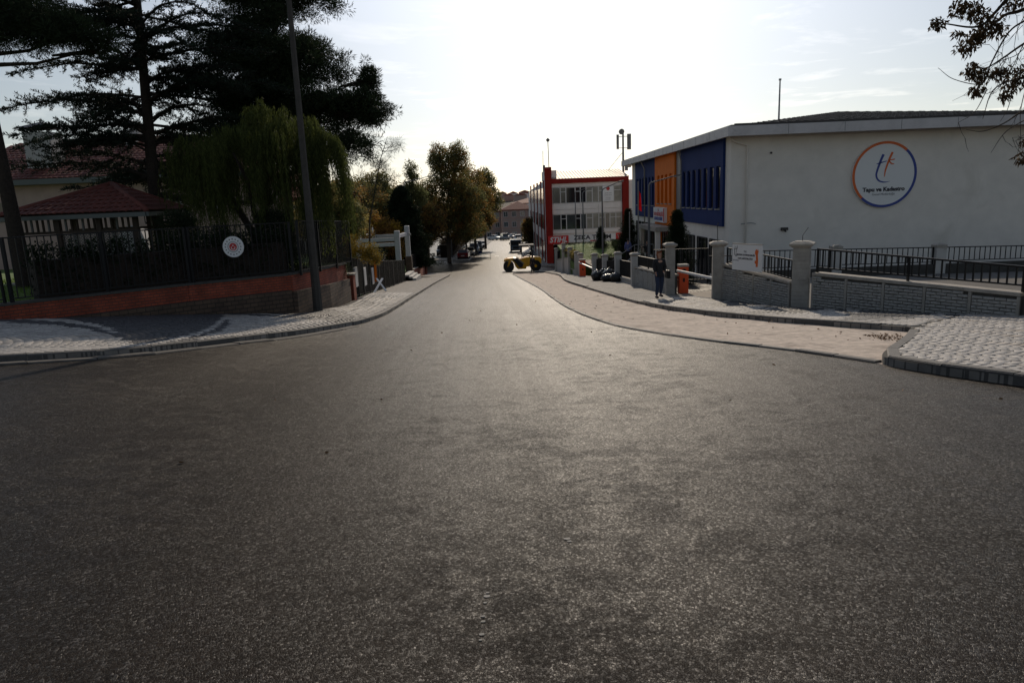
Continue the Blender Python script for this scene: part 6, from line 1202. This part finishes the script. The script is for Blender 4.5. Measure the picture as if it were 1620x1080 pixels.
for nm, cc, mt in (('paint_white', (.62, .62, .62), 0), ('paint_silver', (.30, .31, .32), .6), ('paint_red', (.20, .03, .035), 0), ('paint_black', (.012, .012, .014), 0), ('paint_blue', (.14, .18, .24), .1), ('paint_grey', (.12, .125, .13), .4), ('paint_beige', (.36, .33, .26), .3)):
    M[nm] = mat(nm, cc, .28, metal=mt, coat=.6)
def put(t, x, y, rz): t.location = (x, y, G(x, y) + .03); t.rotation_euler = (math.atan2(G(x, y + 1) - G(x, y - 1), 2) * (1 if math.cos(rz) > 0 else -1), 0, rz); return t
put(car('dark red hatchback with white roof, nearest of the parked cars seen from behind', 'paint_red', 'hatch'), -7.0, 111.5, rad(178))
put(car('pale beige sedan parked second in the left row', 'paint_beige', 'sedan'), -6.5, 119.5, rad(3)); put(car('silver estate parked third in the left row', 'paint_silver', 'van'), -6.1, 127.5, rad(2)); put(car('black car parked fourth in the left row', 'paint_black', 'van'), -5.9, 138, rad(2)); put(car('dark car in the shade at the end of the left row', 'paint_grey', 'sedan'), -5.6, 150, rad(2))
put(car('small white sedan standing across the far end of the street', 'paint_white', 'sedan'), -3.6, 200, rad(50)); put(car('dark van with pale roof at the far end of the street', 'paint_grey', 'van'), -.8, 196, rad(12)); put(car('dim blue car right of the dark van at the street end', 'paint_blue', 'sedan'), 1.6, 206, rad(20))
put(car('white minibus with tall roof on the right side of the street', 'paint_white', 'van'), 2.5, 176, rad(2)); put(car('white car directly in front of the white minibus', 'paint_white', 'hatch'), 2.7, 163, rad(2)); put(car('grey car half hidden behind the truck', 'paint_grey', 'sedan'), 3.3, 150, rad(2))
for i, (x, y, p, k, lb) in enumerate(((-12.5, 97.5, 'paint_silver', 'sedan', 'silver car parked in the side street shade behind the brick corner'), (-15.5, 97, 'paint_black', 'hatch', 'dark hatchback deep in the side street on the left'), (-11.5, 124, 'paint_grey', 'van', 'grey van in the shade behind the roadside trees'))): put(car(lb, p, k), x, y, rad(90 if i < 2 else 3))
tr_ = thing('truck', 'small blue grey flatbed truck with dark windscreen facing the viewer', 'truck', (1.35, 127, G(1.35, 127)))
zb = G(1.35, 127); X = 1.35; MB().box(X - .98, X + .98, 126.0, 127.7, zb + .45, zb + 2.15).build('cab', 'paint_blue', tr_, bevel=.08); MB().box(X - .82, X + .82, 125.965, 126.02, zb + 1.3, zb + 2.0).build('windscreen', 'winglass', tr_); MB().box(X - .98, X + .98, 127.75, 131.5, zb + .7, zb + 1.15).build('load_bed', 'paint_red', tr_); MB().box(X - .9, X + .9, 126.05, 127.6, zb + 2.152, zb + 2.25).build('roof_panel', 'paint_white', tr_)
for sx in (-1, 1):
    for yy in (126.7, 130.4): MB().tube([(X + sx * .72, yy, zb + .38), (X + sx * .98, yy, zb + .38)], .38, 14).build('wheel', 'tyre', tr_)
    MB().box(X + sx * .7 - .14, X + sx * .7 + .14, 125.96, 126.02, zb + .62, zb + .82).build('headlight', 'head', tr_); MB().box(X + sx * 1.12 - .08, X + sx * 1.12 + .08, 126.0, 126.1, zb + 1.4, zb + 1.8).bar((X + sx * .98, 126.1, zb + 1.7), (X + sx * 1.12, 126.1, zb + 1.7), .03).build('mirror', 'trim', tr_)
MB().box(X - .98, X + .98, 125.93, 126.05, zb + .32, zb + .55).build('bumper', 'paint_grey', tr_); MB().box(X - .5, X + .5, 125.95, 125.99, zb + .7, zb + 1.05).build('grille', 'trim', tr_)
# yellow roller, side on, front drum to the left
rl = thing('road_roller', 'yellow road roller with canopy standing across the end of the fresh asphalt', 'road roller', (1.4, 77, -5.9)); ry_ = 77.0; zr = G(1.4, 77) + .01; xo = 1.42
def rp(mb, name, m, par=rl, **k): return mb.build(name, m, par, **k)
S = lambda pts, y0, y1: MB().prism([(xo + x, ry_ + y0, zr + z) for x, z in pts], (0, y1 - y0, 0))
rp(MB().tube([(xo - 1.45, ry_ - .85, zr + .58), (xo - 1.45, ry_ + .85, zr + .58)], .58, 28), 'drum', 'drum', smooth=False)
rp(MB().tube([(xo + 1.45, ry_ - .88, zr + .58), (xo + 1.45, ry_ - .3, zr + .58)], .58, 24), 'wheel', 'tyre'); rp(MB().tube([(xo + 1.45, ry_ + .3, zr + .58), (xo + 1.45, ry_ + .88, zr + .58)], .58, 24), 'wheel', 'tyre'); rp(MB().tube([(xo + 1.45, ry_ - .90, zr + .58), (xo + 1.45, ry_ - .86, zr + .58)], .15, 16), 'hub', 'yellow')
rp(S([(-1.98, 1.10), (-1.90, 1.34), (-1.55, 1.46), (-.9, 1.50), (-.4, 1.42), (.3, 1.0), (.5, .72), (.42, .30), (-.45, .28), (-.72, .55), (-.86, .98), (-1.1, 1.22), (-1.5, 1.26), (-1.8, 1.18)], -.82, .82), 'front_frame', 'yellow', bevel=.04)
rp(S([(-1.62, .56), (-1.45, .66), (-1.12, 1.22), (-1.42, 1.24)], -.95, -.86), 'drum_yoke', 'yellow'); rp(S([(-1.62, .56), (-1.45, .66), (-1.12, 1.22), (-1.42, 1.24)], .86, .95), 'drum_yoke', 'yellow')
rp(S([(-1.02, 1.38), (-.62, 1.50), (.12, .82), (.02, .50), (-.28, .46)], -.86, -.825), 'side_grille', 'trim'); rp(S([(-.60, 1.52), (-.50, 1.54), (.22, .90), (.14, .80)], -.87, .7), 'handrail_panel', 'coping')
for i in range(6): rp(MB().bar((xo - .88 + i * .13, ry_ - .875, zr + 1.34 - i * .12), (xo - .62 + i * .10, ry_ - .875, zr + 1.42 - i * .105), .03), 'louvre', 'black')
rp(S([(-.35, 1.05), (-.30, 1.38), (.15, 1.46), (.55, 1.56), (1.85, 1.50), (2.08, 1.34), (2.08, .80), (1.95, .86), (1.72, 1.16), (1.2, 1.18), (.92, .90), (.72, .52), (.3, .52)], -.80, .80), 'rear_body', 'yellow', bevel=.04); rp(S([(1.05, .58), (1.2, .5), (1.9, .55), (1.95, .9), (1.2, .95)], -.26, .26), 'axle_housing', 'trim')
rp(S([(.42, .58), (1.0, .55), (1.05, .92), (.45, .98)], -.78, .78), 'engine_bay', 'trim')
for x in (.02, 1.12): 
    for y in (-.66, .66): rp(MB().bar((xo + x, ry_ + y, zr + 1.42), (xo + x, ry_ + y, zr + 2.72), .06), 'canopy_post', 'black')
rp(S([(-.30, 2.72), (-.26, 2.86), (1.34, 2.86), (1.40, 2.72)], -.82, .82), 'canopy', 'coping', bevel=.03); rp(MB().box(xo + .55, xo + .95, ry_ - .25, ry_ + .25, zr + 1.5, zr + 1.68).box(xo + .88, xo + .98, ry_ - .25, ry_ + .25, zr + 1.682, zr + 2.15), 'seat', 'black'); rp(MB().bar((xo + .2, ry_, zr + 1.5), (xo + .32, ry_, zr + 2.0), .06), 'steering_column', 'black')
rp(MB().tube([(xo + .34, ry_ - .18, zr + 1.98), (xo + .34, ry_ + .18, zr + 1.98)], .03, 6), 'steering_wheel', 'black'); rp(MB().box(xo + 1.9, xo + 2.06, ry_ - .7, ry_ - .5, zr + 1.1, zr + 1.25), 'rear_light', 'tail')
# ------------------------------------------------------------ people
def skin_mesh(name, J, B, m, parent, sub=2, root=0):
    me = bpy.data.meshes.new(name); me.from_pydata([j[:3] for j in J], B, []); o = bpy.data.objects.new(name, me); COL.objects.link(o)
    sk = o.modifiers.new('skin', 'SKIN'); sk.use_smooth_shade = True; sd = me.skin_vertices[0].data
    for i, j in enumerate(J): sd[i].radius = (j[3], j[4] if len(j) > 4 else j[3]); sd[i].use_root = (i == root)
    s = o.modifiers.new('sub', 'SUBSURF'); s.levels = sub; s.render_levels = sub
    dg = bpy.context.evaluated_depsgraph_get(); m2 = bpy.data.meshes.new_from_object(o.evaluated_get(dg)); bpy.data.objects.remove(o); m2.name = name
    m2.materials.clear(); m2.materials.append(M[m]); ob = bpy.data.objects.new(name, m2); COL.objects.link(ob); ob.parent = parent; return ob
def person(label, x, y, z, h, rz, pose, top='jacket', legs='jeans', hair='darkhair', long_hair=False, bagside=0, group=None):
    t = thing('person', label, 'person', (x, y, z), rz, group); k = h / 1.7; P_ = pose
    pel = (0, 0, .93); ch = (0, .0, 1.28); nk = (0, 0, 1.44); hd = (0, -.01, 1.60); J = [(*pel, .125, .10), (0, 0, 1.10, .115, .09), (*ch, .15, .10), (*nk, .05), (0, -.01, 1.52, .06, .065), (*hd, .078, .09), (0, -.005, 1.66, .062, .07)]; B = [(0, 1), (1, 2), (2, 3), (3, 4), (4, 5), (5, 6)]
    for s in (-1, 1):
        a = P_['arm'][0 if s < 0 else 1]; l = P_['leg'][0 if s < 0 else 1]; i = len(J)
        J += [(s * .17, 0, 1.38, .055), (s * .21, a[0], 1.12 + a[1], .042), (s * (.22 - a[4]), a[2], .88 + a[3], .030), (s * (.22 - a[4]), a[2] - .01, .84 + a[3], .026)]; B += [(2, i), (i, i + 1), (i + 1, i + 2), (i + 2, i + 3)]
        i = len(J); J += [(s * .09, 0, .86, .085), (s * .10, l[0], .50 + l[1], .058), (s * .10, l[2], .10 + l[3], .038), (s * .11, l[2] - .14, .04 + l[3], .035, .03)]; B += [(0, i), (i, i + 1), (i + 1, i + 2), (i + 2, i + 3)]
    sc_ = lambda JJ, e=0: [(j[0] * k, j[1] * k, j[2] * k, *[(r_ + e) * k for r_ in j[3:]]) for j in JJ]
    body = skin_mesh('body', sc_(J), B, 'skin', t)
    # fingers and thumb
    mb = MB()
    for s in (-1, 1):
        w = J[10 if s < 0 else 18]; w = Vector(w[:3]) * k
        for f in range(4): b = w + Vector((0, (-.026 + .017 * f) * k, -.02 * k)); L_ = (.062, .072, .068, .052)[f] * k; mb.tube([b, b + Vector((-s * .006, 0, -L_ * .6)), b + Vector((-s * .022, 0, -L_))], [.0095 * k, .008 * k, .006 * k], 5)
        b = w + Vector((0, -.028 * k, .0)); mb.tube([b, b + Vector((-s * .01, -.022 * k, -.03 * k)), b + Vector((-s * .016, -.026 * k, -.055 * k))], [.011 * k, .009 * k, .007 * k], 5)
    mb.build('fingers', 'skin', t, world=False, smooth=True)
    tj = [0, 1, 2, 3, 7, 8, 9, 15, 16, 17]; mp = {a: i for i, a in enumerate(tj)}; Bt = [(mp[a], mp[b]) for a, b in B if a in mp and b in mp]; Jt = [J[i] for i in tj] + [(0, 0, .80, .135, .10)]; Bt.append((0, len(Jt) - 1)); skin_mesh('jacket', sc_(Jt, .022), Bt, top, t)
    tj = [0, 11, 12, 13, 19, 20, 21]; mp = {a: i for i, a in enumerate(tj)}; skin_mesh('trousers', sc_([J[i] for i in tj] + [(0, 0, 1.04, .10, .08)], .018), [(mp[a], mp[b]) for a, b in B if a in mp and b in mp] + [(0, len(tj))], legs, t)
    for s in (0, 1): f = J[13 + 8 * s]; g_ = J[14 + 8 * s]; MB().bar(Vector((f[0], f[1] + .05, f[2] - .055)) * k, Vector((g_[0], g_[1] - .03, g_[2] - .0)) * k, .085 * k, .075 * k).build('shoe', 'shoe', t, bevel=.02, world=False)
    hj = [(0, .02, 1.62, .088, .088), (0, .03, 1.68, .075, .08), (0, .055, 1.56, .075, .06)] + ([(0, .06, 1.45, .085, .05), (.02, .05, 1.34, .07, .04)] if long_hair else []); skin_mesh('hair', sc_(hj), [(0, 1), (0, 2)] + ([(2, 3), (3, 4)] if long_hair else []), hair, t)
    fc = MB(); 
    for s in (-1, 1): fc.box((s * .03 - .010) * k, (s * .03 + .010) * k, -.105 * k, -.088 * k, 1.602 * k, 1.612 * k)
    fc.box(-.02 * k, .02 * k, -.104 * k, -.085 * k, 1.545 * k, 1.552 * k); fc.build('eyes_and_mouth', 'darkhair', t, world=False); MB().add([(-.011 * k, -.092 * k, 1.605 * k), (.011 * k, -.092 * k, 1.605 * k), (0, -.118 * k, 1.570 * k), (-.012 * k, -.092 * k, 1.566 * k), (.012 * k, -.092 * k, 1.566 * k)], [(0, 2, 3), (1, 4, 2), (0, 1, 2), (3, 2, 4)]).build('nose', 'skin', t, world=False)
    if bagside:
        s = bagside; bg_ = MB().box((s * .30 - .05) * k, (s * .30 + .07) * k, -.16 * k, .16 * k, .72 * k, 1.02 * k).build('handbag', 'black', t, bevel=.03, world=False); MB().tube([Vector((s * .28, -.08, 1.0)) * k, Vector((s * .17, -.02, 1.43)) * k, Vector((s * .28, .10, 1.0)) * k], .012, 5).build('strap', 'black', t, world=False)
    return t
walk = dict(arm=[(-.02, .0, -.10, .08, .05), (.03, 0, .02, .10, .04)], leg=[(-.12, .02, .02, .02), (.04, 0, .16, .05)]); stand = dict(arm=[(.01, 0, -.05, .0, .0), (.01, 0, -.05, .0, .0)], leg=[(-.01, 0, 0, 0), (-.01, 0, 0, 0)]); reach = dict(arm=[(-.12, .08, -.34, .36, .02), (.01, 0, -.05, .0, .0)], leg=[(-.01, 0, 0, 0), (.02, 0, .05, 0)])
person('woman with auburn hair, dark jacket and jeans walking towards the viewer with a shoulder bag', 5.16, 24.3, G(5.16, 24.3) + .12, 1.62, rad(8), walk, hair='hair', long_hair=True, bagside=1)
person('dark clothed road worker standing before the yellow roller', 2.30, 69.0, G(2.3, 69) + .02, 1.72, rad(180), stand, legs='jacket')
person('dark clothed person with raised arm beside the orange column at the office entrance', 10.35, 53, -3.35, 1.72, rad(-90), reach, legs='jacket')
person('second dark clothed person at the office entrance, right of the orange column', 11.2, 52.6, -3.35, 1.75, rad(60), stand, legs='jacket')
person('person in a blue shirt standing by the spruce left of the office entrance', 9.0, 53.5, -3.2, 1.75, rad(160), stand, top='shirt', legs='jacket')
